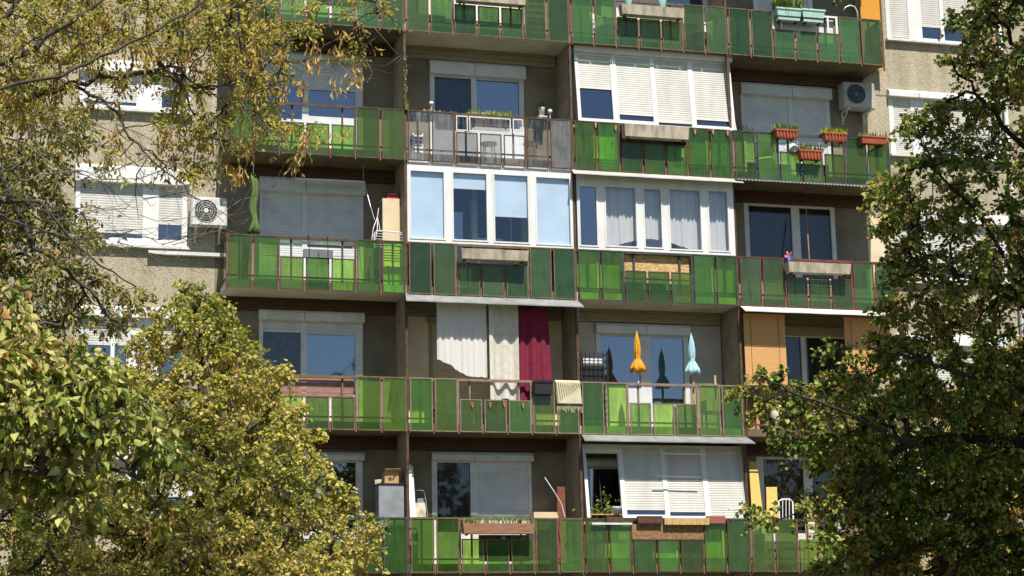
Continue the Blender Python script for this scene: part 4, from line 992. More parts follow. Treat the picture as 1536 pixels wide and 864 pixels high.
# oxide red balcony: pinwheel, bamboo pole
p_ = at(1183, 384, -.02); t = thing('pinwheel', 'pink and blue toy pinwheel stuck beside the concrete trough', 'pinwheel', (p_.x, -.02, zf(2) + RT))
MB().tube([(p_.x, -.015, zf(2) + RT - .1), (p_.x, -.015, p_.z)], .008, 5).build('stick', M_WHITE, t)
for k, mm in enumerate((M_PINKP, M_ORAN, M_PINKP, M_BLUEP, M_BLUEP)):
    a_ = 1.2566 * k + .5; q = [(p_.x, -.03, p_.z), (p_.x + .10 * math.cos(a_), -.03, p_.z + .10 * math.sin(a_)), (p_.x + .11 * math.cos(a_ + .55), -.06, p_.z + .11 * math.sin(a_ + .55)), (p_.x + .05 * math.cos(a_ + .9), -.045, p_.z + .05 * math.sin(a_ + .9))]
    MB().quad(*q).build('vane', mm, t, solid=.004)
m = MB(); m.tube([at(1209, 312, .5), at(1214, 388, .25), at(1215, 400, .2)], .014, 6)
single('pole', m, M_BROWNP, 'brown bamboo pole leaning in front of the pale grey window', 'pole')
m = MB(); m.box(*[v for v in (at(1195, 410, .3).x, at(1262, 410, .3).x)], .3, .33, zf(2) + .6, zf(2) + .72)
single('shelf', m, M_LINEW, 'white shelf board just visible under the trough on the red railing', 'shelf')

# crate rack beside the parasols
X0_, X1_, Z0_, Z1_ = rect(872, 527, 911, 580, .22); t = thing('wire_rack', 'black wire rack of stacked crates at the end of the parasol balcony', 'rack', ((X0_ + X1_) / 2, .3, zf(3) + .171))
m = MB(); dz = Z1_ - zf(3) - .171
for k in range(12):
    z_ = zf(3) + .18 + dz * k / 11.5
    for (p0, p1) in (((X0_, .22), (X1_, .22)), ((X1_, .22), (X1_, .5)), ((X0_, .22), (X0_, .5)), ((X0_, .5), (X1_, .5))): m.tube([(*p0, z_), (*p1, z_)], .011, 4)
for k in range(7): x = X0_ + (X1_ - X0_) * k / 6; m.tube([(x, .215, zf(3) + .172), (x, .215, Z1_)], .009 if 0 < k < 6 else .02, 4); m.tube([(x, .505, zf(3) + .172), (x, .505, Z1_)], .009, 4)
m.build('wire', M_DARK, t); MB().box(X0_ + .05, X1_ - .05, .25, .47, zf(3) + .2, zf(3) + 1.45).build('contents', M_DARK, t)
MB().box(X0_ + .06, X1_ - .08, .26, .45, Z1_ - .28, Z1_ - .12).build('parcel', M_LINEW, t)
m = MB(); p_ = at(1073, 578, .1); m.box(p_.x - .02, p_.x + .02, .09, .12, p_.z - .3, p_.z + .21)
single('post', m, M_WOOD, 'short wooden post rising behind the pinkish railing past the pale blue parasol', 'post')
t = thing('chair', 'low chair silhouetted behind the last bright panel of the parasol balcony', 'chair', tuple(at(1072, 652, .35))); m = MB()
bx_ = at(1072, 640, .35); fl = zf(3) + .171
MB().box(bx_.x - .22, bx_.x + .2, .3, .62, fl + .36, fl + .40).build('seat', M_DARK, t)
for (dx, dy) in ((-.2, .02), (.16, .02), (-.2, .28), (.16, .28)): MB().box(bx_.x + dx, bx_.x + dx + .03, .3 + dy, .33 + dy, fl, fl + .36).build('leg', M_DARK, t)
MB().box(bx_.x - .22, bx_.x - .18, .3, .62, fl + .40, fl + .62).build('backrest', M_DARK, t)

# bamboo blinds
def blind(x0, y0, x1, y1, label, Y=.08):
    X0_, X1_, Z0_, Z1_ = rect(x0, y0, x1, y1, Y); t = thing('bamboo_blind', label, 'blind', ((X0_ + X1_) / 2, Y, Z1_), 'bamboo roller blinds')
    m = MB(); n = int((Z1_ - Z0_) / .03)
    for k in range(n): m.box(X0_ + .10 * (k / n - 1) * .0, X1_, Y - .004, Y + .004, Z1_ - (k + 1) * .03 + .0015, Z1_ - k * .03)
    m.build('slats', M_BAMB, t); MB().tube([(X0_, Y, Z1_ + .02), (X1_, Y, Z1_ + .02)], .03, 8).build('roller', M_BAMB, t)
    MB().box(X0_, X1_, Y - .01, Y + .01, Z0_ - .03, Z0_).build('bottom_bar', M_WOOD, t)
    c_ = MB(); [c_.tube([(x, Y - .012, Z1_), (x, Y - .012, Z0_)], .004, 4) for x in (X0_ + .15, X1_ - .15)]; c_.build('cord', M_DWOOD, t)
blind(1117, 474, 1179, 576, 'bamboo roller blind lowered beside the brown partition post')
blind(1268, 480, 1336, 566, 'bamboo roller blind partly behind the dark leaves')
# red barred balcony: small things behind the bars
p_ = at(1166, 648, .35); t = thing('floor_lamp_shade', 'white conical lampshade standing behind the red bars', 'lampshade', tuple(p_))
MB().lathe((p_.x, p_.y, zf(3) + .175), [(.06, 0), (.19, .55), (.17, .55), (.05, .02)], 18).build('shade', M_CREAM, t, smooth=True)
MB().lathe((p_.x, p_.y, zf(3) + .60), [(.12, 0), (.15, .1), (.10, .2)], 12).build('cover', M_BRIGHTP, t)
t, _ = box_thing('storage_box', (1122, 622, 1140, 650), .3, .3, M_CARD, 'brown storage box behind the red bars at the partition', 'box', floor=zf(3) + .172)

# bottom row: cabinet, boxes, boards
fl = zf(4) + .171
X0_, X1_, Z0_, Z1_ = rect(576, 727, 606, 778, .15); t = thing('metal_cabinet', 'grey metal cabinet in the sun beside the partition, with a box on top', 'cabinet', ((X0_ + X1_) / 2, .3, fl))
MB().box(X0_ - .10, X1_, .15, .5, fl, Z1_).build('body', pm('light_grey_paint', (0.24, 0.26, 0.28), .5, .12, 5), t); MB().box(X0_ - .12, X1_ + .02, .13, .51, Z1_ + .001, Z1_ + .025).build('top', M_DARK, t)
MB().box(X0_ - .104, X0_ - .101, .16, .49, fl + .02, Z1_ - .02).build('side_panel', M_GREY, t)
zc = Z1_ + .027; X0_, X1_, Z0_, Z1_ = rect(577, 708, 598, 724, .18); t = thing('cardboard_box', 'open cardboard box with dark print, topmost on the grey cabinet', 'box', ((X0_ + X1_) / 2, .28, zc))
MB().box(X0_, X1_, .18, .42, zc, Z1_).build('body', M_CARD, t)
m = MB()
for (u, v, a_, b_) in ((.28, .25, .22, .3), (.55, .3, .12, .22), (.62, .55, .2, .14)): m.box(X0_ + (X1_ - X0_) * u, X0_ + (X1_ - X0_) * (u + a_), .177, .179, zc + (Z1_ - zc) * v, zc + (Z1_ - zc) * (v + b_))
m.build('print', M_DWOOD, t)
MB().quad((X0_, .18, Z1_), (X1_, .18, Z1_), (X1_ + .02, .10, Z1_ + .06), (X0_ - .01, .10, Z1_ + .05)).build('flap', M_CARD, t, solid=.005)
MB().box(X0_ + .05, X1_ + .03, .22, .40, Z1_ + .002, Z1_ + .07).build('contents', M_DARK, t)
m = MB(); q = [at(562, 720, .55), at(572, 719, .55), at(571, 778, .3), at(567, 778, .3)]
m.quad(*q); single('board', m, M_CONCL, 'pale worn board leaning beside the grey cabinet', 'board', solid=.03)
t = thing('dry_grass_tuft', 'dry grass tuft sticking out between two bottom green panels', 'plant', tuple(at(578, 800, -.04))); m = MB(); rs = random.Random(8); p_ = at(577, 790, -.04)
for k in range(16): a_ = rs.uniform(0, 6.28); l = rs.uniform(.08, .26); m.tube([p_, p_ + Vector((math.cos(a_) * l * .6, -.03, math.sin(a_) * l * .6)), p_ + Vector((math.cos(a_) * l, -.02, math.sin(a_) * l * .9 - .03))], [.006, .005, .002], 3)
m.build('stems', M_DRYP, t)
m = MB()
t = thing('boards', 'two narrow white boards leaning against the partition above a tan railing', 'boards', tuple(at(616, 775, .4)))
MB().quad(at(612, 698, .55), at(616.5, 697, .55), at(621, 776, .2), at(615, 776, .2)).build('board', M_LINEW, t, solid=.03)
MB().quad(at(617, 699, .6), at(619, 699, .6), at(624, 776, .28), at(620, 776, .28)).build('board', M_WHITEM, t, solid=.03)
t = thing('folding_chair', 'black tube folding chair with a pale seat beside the white boards', 'chair', tuple(at(632, 776, .4)))
MB().tube([at(642, 778, .3), at(638, 745, .5), at(635, 736, .55), at(623, 736, .55), at(622, 745, .5)], .014, 6).build('frame', M_DARK, t); MB().quad(at(622, 755, .5), at(638, 754, .5), at(639, 776, .32), at(622, 776, .32)).build('seat', M_CONCL, t, solid=.02)
MB().quad(at(626, 748, .58), at(637, 747, .58), at(637, 755, .56), at(625, 756, .56)).build('back', M_GREY, t, solid=.015)
m = MB(); m.tube([at(817, 716, .5), at(831, 737, .4), at(842, 755, .35), at(848, 776, .3)], .010, 5)
single('rod', m, M_WIRE, 'thin bent rod leaning in the corner of the lowest balcony', 'rod')
t, _ = box_thing('leaning_plank', (836, 730, 848, 778), .6, .05, pm('red_brown_wood', (.22, .06, .035), .6, .2, 8), 'red brown plank standing in the corner by the partition', 'plank', floor=fl)
t, _ = box_thing('shelf', (801, 768, 838, 778), .5, .3, M_CAB, 'beige shelf top seen just above the bottom handrail', 'shelf')
# boards hung on the lowest shuttered balcony
def hung(name, px, mat, label, cat, Y=-.09, dep=.08):
    X0_, X1_, Z0_, Z1_ = rect(*px, Y); t = thing(name, label, cat, ((X0_ + X1_) / 2, Y + dep / 2, Z0_))
    MB().box(X0_, X1_, Y, Y + .02, Z0_, Z1_).build('front', mat, t); MB().box(X0_, X1_, Y + dep - .02, Y + dep, Z0_, Z1_ - .01).build('back', mat, t)
    MB().box(X0_ + .001, X1_ - .001, Y + .021, Y + dep - .021, Z0_, Z0_ + .02).build('bottom', mat, t)
    MB().box(X0_ + .02, X1_ - .02, Y + .022, Y + dep - .022, Z0_ + .021, Z1_ - .03).build('soil', M_SOIL, t)
    for u0 in (X0_, X1_ - .018): MB().box(u0, u0 + .018, Y + .0205, Y + dep - .0205, Z0_ + .021, Z1_ - .002).build('end_board', mat, t)
    return t
hung('window_box', (910, 775, 935, 784), M_RUST, 'small dark brown box at the open bay of the leaning enclosure', 'planter box')
hung('window_box', (957, 774, 994, 785), M_DWOOD, 'dark wooden box with pale straps under the first white shutter', 'planter box')
hung('window_box', (997, 777, 1064, 787), M_WOOD, 'raw pine box hung below the middle shutter', 'planter box', Y=-.10)
hung('window_box', (1061, 774, 1088, 785), pm('red_brown_plastic', (.28, .09, .06), .5, .1, 6), 'red brown plastic box beside the raw pine box', 'planter box')
X0_, X1_, Z0_, Z1_ = rect(888, 784, 948, 787, -.08); single('slat', MB().box(X0_, X1_, -.09, -.06, Z0_, Z1_), M_WHITEM, 'thin white slat fixed across the railing below the open bay', 'slat')
m = MB()
X0_, X1_, Z0_, Z1_ = rect(948, 786, 1056, 808, .0); single('board', MB().box(X0_, X1_, -.001, .010, Z0_ - .02, Z1_), pm('shaded_chipboard', (.30, .165, .075), .85, .3, 12, stretch=(1, 1, 2)), 'dark chipboard sheet filling the gap below the hung wooden boxes', 'board')  # shadow below the boxes is put into the board's darker colour
t = thing('airer_rail', 'thin white airer rods mounted across the lowest shutters', 'rods', tuple(at(1028, 680, -.1))); m = MB(); m.tube([at(994, 680.5, -.1), at(1061, 681.5, -.1)], .013, 6); m.tube([at(1055, 680, -.1), at(1055, 684, .1)], .01, 5); m.build('rod', M_WHITE, t)
m = MB(); m.tube([at(983, 714.5, -.05), at(1051, 716.5, -.05)], .012, 6); m.build('lower_rod', M_GREY, t)
p_ = at(905, 774, .2); t = thing('potted_plant', 'green leafy plant in the dark open bay of the enclosure', 'plant', (p_.x, .2, zf(4) + RT - .05)); m = MB(); rs = random.Random(12)
for k in range(150):
    c_ = p_ + Vector((rs.gauss(-.05, .2), rs.gauss(0, .06), abs(rs.gauss(0, .24)) - .05)); s_ = rs.uniform(.03, .07); n_ = Vector((rs.gauss(0, 1), -1 + rs.gauss(0, .6), rs.gauss(0, 1))).normalized(); u_ = n_.orthogonal().normalized(); v_ = n_.cross(u_)
    m.quad(c_ - u_ * s_, c_ - v_ * s_ * .5, c_ + u_ * s_, c_ + v_ * s_ * .5)
m.build('leaves', M_GRASSP, t); MB().tube([(p_.x, .2, zf(4) + .6), (p_.x - .05, .22, zf(4) + RT + .8)], .012, 5).build('stem', M_BARK, t)
p_ = at(924, 771, .15); t = thing('flower_pot', 'round white pot on the ledge of the dark open bay', 'flower pot', tuple(p_)); MB().lathe(p_, [(.09, 0), (.12, .12), (.13, .14), (.115, .14), (.10, .03)], 16).build('pot', M_WHITE, t, smooth=True)
MB().box(p_.x - .6, p_.x + .16, .10, .3, p_.z - .025, p_.z - .002).build('ledge', M_WOOD, t)
m = MB(); q = [at(1123, 693, .5), at(1135, 693, .5), at(1145, 778, .16), at(1128, 778, .16)]
m.quad(*q); single('board', m, M_YELB, 'tall yellow board leaning beside the lowest shutters', 'board', solid=.03)
m = MB(); q = [at(1149, 731, .4), at(1165, 731, .4), at(1167, 778, .2), at(1150, 778, .2)]
m.quad(*q); single('board', m, M_YELB, 'short yellow board standing in front of the white framed window', 'board', solid=.03)
t = thing('chair', 'white tubular chair above the lowest railing beside the yellow boards', 'chair', tuple(at(1180, 778, .3))); MB().tube([at(1169, 785, .25), at(1168, 752, .35), at(1173, 749, .36), at(1185, 749, .36), at(1189, 753, .35), at(1190, 785, .25)], .018, 6).build('backrest_frame', M_WHITE, t)
m = MB()
for x in (1174, 1179, 1184): m.tube([at(x, 750, .355), at(x, 785, .25)], .009, 5)
m.build('backrest_rod', M_WHITE, t); MB().box(at(1168, 790, .3).x, at(1191, 790, .3).x, .25, .6, zf(4) + .6, zf(4) + .63).build('seat', M_WHITE, t)
t = thing('step_ladder', 'wooden step ladder behind the gap of the lowest railing by the tree', 'ladder', tuple(at(1218, 830, .4))); m = MB()
m.tube([at(1222, 755, .5), at(1228, 830, .25)], .02, 5); m.tube([at(1192, 763, .5), at(1228, 765, .5)], .02, 5); m.tube([at(1208, 770, .5), at(1211, 830, .25)], .02, 5); m.build('rail', M_WOOD, t)
m = MB()
for y in (775, 787, 800): m.tube([at(1210, y, .4), at(1226, y - 1, .4)], .016, 5)
m.build('step', M_WOOD, t)
# black clothes hooks on the dark railing
m = MB(); rs = random.Random(2)
for x in (1114, 1119, 1124, 1128):
    p_ = at(x, 198, .03); m.tube([(p_.x, .03, zf(1) + RT - .01), (p_.x + .01, .02, zf(1) + RT + .05 + rs.uniform(0, .07)), (p_.x + .04, .0, zf(1) + RT + .04)], .009, 5)
t = thing('clothes_hooks', 'black hooks clipped to the dark railing near the white pole', 'hooks', tuple(at(1120, 197, .03))); m.build('hook', M_DARK, t)

# ------------------------------------------------------------------ trees
def inpoly(px, py, poly):
    n = len(poly); ins = False; j_ = n - 1
    for i in range(n):
        xi, yi = poly[i]; xj, yj = poly[j_]
        if (yi > py) != (yj > py) and px < (xj - xi) * (py - yi) / (yj - yi) + xi: ins = not ins
        j_ = i
    return ins
def edgedist(px, py, poly):
    d = 1e9
    for (x0, y0), (x1, y1) in zip(poly, poly[1:] + poly[:1]):
        dx, dy = x1 - x0, y1 - y0; t_ = max(0, min(1, ((px - x0) * dx + (py - y0) * dy) / (dx * dx + dy * dy + 1e-9)))
        d = min(d, math.hypot(px - x0 - dx * t_, py - y0 - dy * t_))
    return d

def fill(poly, n, sep, Yfn, thick, edge=110, seed=1, keep=None):
    """clump centres in the volume behind an outline surveyed on the photograph"""
    rs = random.Random(seed); xs_ = [p[0] for p in poly]; ys_ = [p[1] for p in poly]; out = []; tries = 0
    while len(out) < n and tries < n * 60:
        tries += 1
        px, py = rs.uniform(min(xs_), max(xs_)), rs.uniform(min(ys_), max(ys_))
        if not inpoly(px, py, poly): continue
        if keep and rs.random() > keep(px, py): continue
        e = edgedist(px, py, poly); T = thick * math.sqrt(min(1, (e + 8) / edge))
        p_ = at(px, py, Yfn(px, py) + rs.uniform(-T, T))
        if p_.z < 1.2: continue
        if all((p_ - q).length > sep for q in out): out.append(p_)
    return out

LEAF = {  # outline in (across, along, lift): base, left low, left high, tip, right high, right low
    'lime': [(0, 0, 0), (-.46, .22, .06), (-.42, .62, .10), (0, 1.05, -.08), (.42, .62, .10), (.46, .22, .06)],
    'narrow': [(0, 0, 0), (-.22, .28, .05), (-.20, .66, .08), (0, 1.05, -.10), (.20, .66, .08), (.22, .28, .05)],
    'broad': [(0, 0, 0), (-.22, -.04, .04), (-.40, .22, .14), (-.37, .58, .20), (-.18, .90, .08), (0, 1.22, -.18), (.18, .90, .08), (.37, .58, .20), (.40, .22, .14), (.22, -.04, .04)],
    'key': [(0, 0, 0), (-.09, .35, .02), (-.15, .75, .03), (0, 1.0, 0), (.12, .75, .03), (.07, .35, .02)],
}
def leaves_mesh(name, pos, dr, nr, size, shape, mat, parent):
    pos = np.array(pos); dr = np.array(dr); nr = np.array(nr); size = np.array(size)
    dr /= np.linalg.norm(dr, axis=1, keepdims=True) + 1e-9
    sd = np.cross(dr, nr); sd /= np.linalg.norm(sd, axis=1, keepdims=True) + 1e-9
    nn = np.cross(sd, dr)
    base = BASE[parent.name]; n = len(pos); sh = np.array(LEAF[shape])
    fold = rng.uniform(.5, 2.2, n)[:, None]
    K = len(sh); hk = K // 2; fs = hk + 1
    V = np.empty((n, K, 3))
    for k in range(K):
        V[:, k] = pos + size[:, None] * (sd * sh[k, 0] + dr * sh[k, 1] + nn * sh[k, 2] * fold)
    V -= np.array(base)
    idx = (np.arange(n) * K)[:, None]; F_ = np.concatenate([idx + np.array([0] + list(range(hk, 0, -1))), idx + np.array([0] + list(range(K - 1, hk - 1, -1)))], 1).reshape(-1)
    me = bpy.data.meshes.new(name); me.vertices.add(n * K); me.vertices.foreach_set('co', V.reshape(-1))
    me.loops.add(n * 2 * fs); me.loops.foreach_set('vertex_index', F_.astype(np.int32)); me.polygons.add(n * 2)
    me.polygons.foreach_set('loop_start', np.arange(n * 2, dtype=np.int32) * fs); me.polygons.foreach_set('loop_total', np.full(n * 2, fs, np.int32))
    me.update(); me.materials.append(mat); me.validate()
    o = bpy.data.objects.new(name, me); COL.objects.link(o); o.parent = parent; BASE[o.name] = base
    return o

def tree(label, trunk, limbs, clumps, leafmat, shape, lsize, nleaf, ntwig, clump_r, seed=1, barkm=None, droop=.5, trunk_r=.22, group='trees in front of the block', keys=None, twig_r=.006, bare=None, up=(0, -.35, .8), rnd=.7, nsub=3, flat=.75, rmin=.005, spread_t=.12):
    """trunk, limbs: polylines of world points, limb = (points, radius at start, radius at end)"""
    rs = random.Random(seed); barkm = barkm or M_BARK
    t = thing('tree', label, 'tree', tuple(trunk[0]), group)
    P_ = [Vector(p) for p in trunk]; tm = MB(); nt = len(P_)
    tm.tube(P_, [trunk_r * (1 - .55 * i / max(1, nt - 1)) for i in range(nt)], 10); to = tm.build('trunk', barkm, t, smooth=True)
    nodes_, par, depth = [], [], []
    for i, p in enumerate(P_): nodes_.append(p); par.append(i - 1); depth.append(0)
    lm = MB()
    for (pts, r0, r1) in limbs:
        pts = [Vector(p) for p in pts]
        d = [(q - pts[0]).length for q in nodes_]; k0 = min(range(len(d)), key=lambda i: d[i])
        sm = []
        for i in range(len(pts) - 1):
            for s_ in range(3):
                f_ = s_ / 3; sm.append(pts[i].lerp(pts[i + 1], f_) + Vector((rs.gauss(0, .012), rs.gauss(0, .03), rs.gauss(0, .012))) * (1 if i + s_ else 0))
        sm.append(pts[-1]); pp = ([nodes_[k0]] if d[k0] > .05 else []) + sm
        lm.tube(pp, [r0 + (r1 - r0) * i / (len(pp) - 1) for i in range(len(pp))], 7)
        prev = k0
        for q in sm: nodes_.append(q); par.append(prev); depth.append(0); prev = len(nodes_) - 1
    nfix = len(nodes_)
    root = P_[-1]
    todo = sorted(range(len(clumps)), key=lambda i: min((clumps[i] - q).length for q in nodes_[:nfix]))
    for i in todo:
        c_ = clumps[i]
        best, bk = 1e9, 0
        for k, q in enumerate(nodes_):
            dd = (c_ - q).length * (1.0 + (.25 if q.z > c_.z + .3 else 0)) + .05 * depth[k]
            if dd < best: best, bk = dd, k
        nodes_.append(c_); par.append(bk); depth.append(depth[bk] + 1)
    wt = [0] * len(nodes_)
    for i in range(len(nodes_) - 1, nfix - 1, -1): wt[i] += 1; wt[par[i]] += wt[i]
    for i in range(nfix, len(nodes_)):
        a_, b_ = nodes_[par[i]], nodes_[i]; L_ = (b_ - a_).length
        rb = max(rmin, min(.032, .0052 * math.sqrt(wt[i]))); ra = rb * 1.25
        o1 = Vector((rs.gauss(0, 1), rs.gauss(0, 1), rs.gauss(.5, 1))) * L_ * .09; o2 = Vector((rs.gauss(0, 1), rs.gauss(0, 1), rs.gauss(0, 1))) * L_ * .07
        lm.tube([a_, a_.lerp(b_, .35) + o1, a_.lerp(b_, .7) + o2, b_], [ra, ra * .9 + rb * .1, (ra + rb) / 2, rb], 5, cap=False)
    pos, dr, nr, sz = [], [], [], []
    tw = MB()
    for i in range(nfix, len(nodes_)):
        c_ = nodes_[i]; out = (c_ - nodes_[par[i]]).normalized() if (c_ - nodes_[par[i]]).length > 1e-4 else Vector((0, 0, 1))
        R_ = clump_r * rs.uniform(.7, 1.3); nt_ = max(2, int(ntwig * rs.uniform(.7, 1.3)))
        for k in range(nt_):
            d = Vector((rs.gauss(0, 1), rs.gauss(0, 1), rs.gauss(0, flat))).normalized() + out * .55; d.normalize(); Lg = R_ * rs.uniform(.5, 1.15)
            pts = []
            for s_ in range(nsub + 1):
                f_ = s_ / nsub; pts.append(c_ + d * Lg * f_ + Vector((0, 0, -droop * Lg * f_ * f_)) + Vector((rs.gauss(0, .02), rs.gauss(0, .02), rs.gauss(0, .02))) * f_)
            tw.tube(pts, [twig_r * (1 - .6 * s_ / nsub) for s_ in range(nsub + 1)], 3, cap=False)
            nl = max(1, int(nleaf * rs.uniform(.6, 1.4) / nt_))
            for q in range(nl):
                f_ = rs.uniform(spread_t, 1.02); x = f_ * nsub; s0 = min(int(x), nsub - 1); p_ = pts[s0].lerp(pts[s0 + 1], x - s0)
                tg = (pts[s0 + 1] - pts[s0]).normalized(); sdv = tg.cross(Vector((rs.gauss(0, 1), rs.gauss(0, 1), rs.gauss(0, 1)))).normalized()
                v = tg * .5 + sdv * .9 + Vector((0, 0, -droop * .9)); pos.append(tuple(p_ + sdv * .02)); dr.append(tuple(v))
                nr.append((up[0] + rs.gauss(0, rnd), up[1] + rs.gauss(0, rnd), up[2] + rs.gauss(0, rnd))); sz.append(lsize * rs.uniform(.6, 1.3))
    lm.build('branches', barkm, t, smooth=True)
    if tw.v: tw.build('twigs', M_BARKL if barkm is M_BARK else barkm, t)
    if pos: leaves_mesh('crown', pos, dr, nr, sz, shape, leafmat, t)
    if bare:
        bm_ = MB()
        for (pts, r0) in bare:
            pts = [Vector(p) for p in pts]; n_ = len(pts); bm_.tube(pts, [r0 * (1 - .75 * i / (n_ - 1)) for i in range(n_)], 5)
            for k in range(1, n_):
                for s_ in range(2):
                    q = pts[k - 1].lerp(pts[k], rs.random()); d = ((pts[k] - pts[k - 1]).normalized() + Vector((rs.gauss(0, .7), rs.gauss(0, .4), rs.gauss(-.2, .7)))).normalized(); L_ = rs.uniform(.15, .45)
                    bm_.tube([q, q + d * L_ * .5, q + d * L_ + Vector((0, 0, rs.uniform(.0, .16)))], [r0 * .45, r0 * .35, r0 * .15], 4)
        bm_.build('bare_twigs', M_BARKL, t, smooth=True)
    if keys:
        kp, kd, kn, ks = [], [], [], []
        for c_ in keys:
            h = rs.uniform(.10, .22)
            for q in range(rs.randint(26, 44)):
                f_ = rs.random(); p_ = c_ + Vector((rs.gauss(0, .035), rs.gauss(0, .035), -f_ * h)); kp.append(tuple(p_))
                kd.append((rs.gauss(0, .45), rs.gauss(0, .45), -1)); kn.append((rs.gauss(0, 1), rs.gauss(0, 1) - .4, rs.gauss(0, .4))); ks.append(rs.uniform(.05, .085))
        leaves_mesh('seed_bunches', kp, kd, kn, ks, 'key', M_KEYS, t)
    return t
M_KEYS = leaf_mat('dry_winged_seeds', [(0, (.26, .14, .04)), (.5, (.46, .30, .08)), (1, (.58, .44, .16))], .35, .15)
M_LA = leaf_mat('yellowing_maple_leaves', [(0, (.17, .21, .03)), (.3, (.36, .37, .05)), (.6, (.56, .50, .09)), (.88, (.62, .46, .11)), (1, (.42, .22, .06))], .5, .25)
M_LB = leaf_mat('pale_lime_leaves', [(0, (.09, .14, .015)), (.25, (.22, .27, .035)), (.55, (.42, .42, .10)), (.85, (.60, .55, .22)), (.95, (.56, .47, .16)), (1, (.44, .22, .06))], .4, .2)
M_LC = leaf_mat('autumn_lime_leaves', [(0, (.14, .19, .02)), (.3, (.34, .37, .045)), (.6, (.54, .50, .09)), (.88, (.64, .53, .19)), (1, (.50, .33, .10))], .45, .3)
M_LD = leaf_mat('dark_lime_leaves', [(0, (.05, .11, .014)), (.38, (.14, .22, .026)), (.64, (.31, .35, .05)), (.88, (.52, .42, .12)), (1, (.42, .22, .07))], .4, .3)
M_LE = leaf_mat('dusky_green_leaves', [(0, (.06, .11, .02)), (.4, (.17, .20, .035)), (.75, (.40, .34, .08)), (1, (.46, .30, .09))], .38, .28)
M_LF = leaf_mat('ochre_leaves', [(0, (.26, .21, .04)), (.5, (.50, .38, .08)), (1, (.58, .40, .12))], .4, .2)

def pl(pts, Y, dy=0.0):
    n = len(pts); return [at(p[0], p[1], Y + dy * i / max(1, n - 1)) for i, p in enumerate(pts)]

# A: maple reaching in from the upper left
YA = -19.5
ta = at(-150, 300, YA); trunkA = [(ta.x, YA, 0), (ta.x - .05, YA, 1.6), (ta.x + .1, YA + .1, 3.2), (ta.x + .15, YA, 4.6), (ta.x + .35, YA, 6.2), (ta.x + .6, YA - .2, 8.2)]
limbsA = [(pl([(-150, 210), (-60, 170), (0, 157), (35, 150), (75, 138), (105, 128), (150, 116), (230, 108), (285, 100)], YA), 0.0527, 0.0112),
          (pl([(-150, 150), (-60, 118), (0, 100), (55, 70), (95, 40), (130, 22), (165, -12)], YA - .8), 0.0372, 0.0140),
          (pl([(-140, 190), (-60, 140), (0, 133), (90, 112), (150, 82), (215, 55), (280, 22), (310, -10)], YA - 1.4), 0.0186, 0.0084),
          (pl([(-150, 90), (-60, 70), (0, 32), (28, 0), (60, -40)], YA - .4), 0.0372, 0.0210),
          (pl([(110, 128), (150, 150), (172, 165), (195, 205), (222, 235), (262, 268), (300, 300)], YA, -.4), 0.0161, 0.0049),
          (pl([(150, 115), (215, 110), (255, 112), (262, 122), (300, 130), (345, 128), (400, 92), (440, 60)], YA, .6), 0.0161, 0.0056),
          (pl([(262, 112), (272, 95), (300, 72), (345, 35), (372, -5)], YA, .3), 0.0099, 0.0063),
          (pl([(250, 108), (320, 131), (360, 122), (400, 90), (440, 55), (500, 30), (548, 8)], YA + .5), 0.0099, 0.0035),
          (pl([(345, 128), (415, 91), (450, 92), (490, 70), (540, 40), (565, 20)], YA + .6), 0.0087, 0.0035),
          (pl([(450, 92), (500, 91), (530, 100), (560, 106), (590, 111), (618, 97)], YA + .6), 0.0062, 0.0021),
          (pl([(300, 130), (340, 155), (385, 166), (420, 176), (440, 198), (452, 222)], YA + .4), 0.0081, 0.0021),
          (pl([(-120, 330), (-40, 325), (0, 321), (45, 340), (81, 352), (140, 361), (200, 345)], YA - 1), 0.0136, 0.0042),
          (pl([(-120, 255), (-40, 270), (0, 290), (70, 312), (138, 313), (190, 312)], YA - 1.2), 0.0087, 0.0028)]
polyA = [(-80, -60), (560, -60), (590, 30), (545, 60), (545, 110), (510, 60), (470, 80), (440, 130), (455, 190), (400, 200), (350, 150), (330, 250), (300, 270), (240, 120), (180, 130), (110, 110), (60, 160), (-80, 200)]
cA = fill(polyA, 235, .21, lambda x, y: YA + (x / 600), 1.1, 90, seed=3, keep=lambda x, y: (.2 if (120 < x < 290 and 80 < y) else (1 if y < 80 else .7)) if x < 420 else .1)
cA += fill([(90, 140), (330, 150), (345, 285), (290, 275), (150, 260)], 10, .4, lambda x, y: YA, .6, 90, seed=5)
keysA = []
rs = random.Random(31)
for (x, y) in ((532, 104), (507, 70), (468, 60), (516, 50), (466, 90), (505, 122), (452, 120), (425, 130), (430, 190), (455, 215), (512, 195), (462, 200), (440, 240), (370, 205), (360, 250), (352, 262), (250, 195), (175, 195), (185, 120), (150, 80), (250, 60), (280, 80), (300, 45), (330, 70), (350, 95), (375, 60), (400, 40), (420, 75), (395, 130), (310, 210), (295, 190), (270, 260), (262, 235)):
    keysA.append(at(x, y - 6, YA + rs.uniform(-.4, .8)))
for q in rs.sample([q for q in cA if q.x < at(430, 60, YA).x], 70): keysA.append(q + Vector((rs.gauss(0, .15), rs.gauss(0, .15), -.1)))
bareA = []
def arc(pts, Y, r): bareA.append((pl(pts, Y, .3), r))
arc([(222, 235), (205, 262), (203, 290), (208, 330)], YA, .008); arc([(172, 165), (178, 205), (190, 235), (210, 250), (250, 252)], YA, .008)
arc([(195, 205), (240, 240), (300, 250), (330, 300)], YA, .007); arc([(0, 290), (60, 262), (120, 255), (150, 262)], YA - 1, .008)
arc([(450, 92), (470, 110), (520, 118), (560, 118)], YA, .006); arc([(385, 166), (400, 190), (430, 215), (470, 225), (490, 222)], YA, .006)
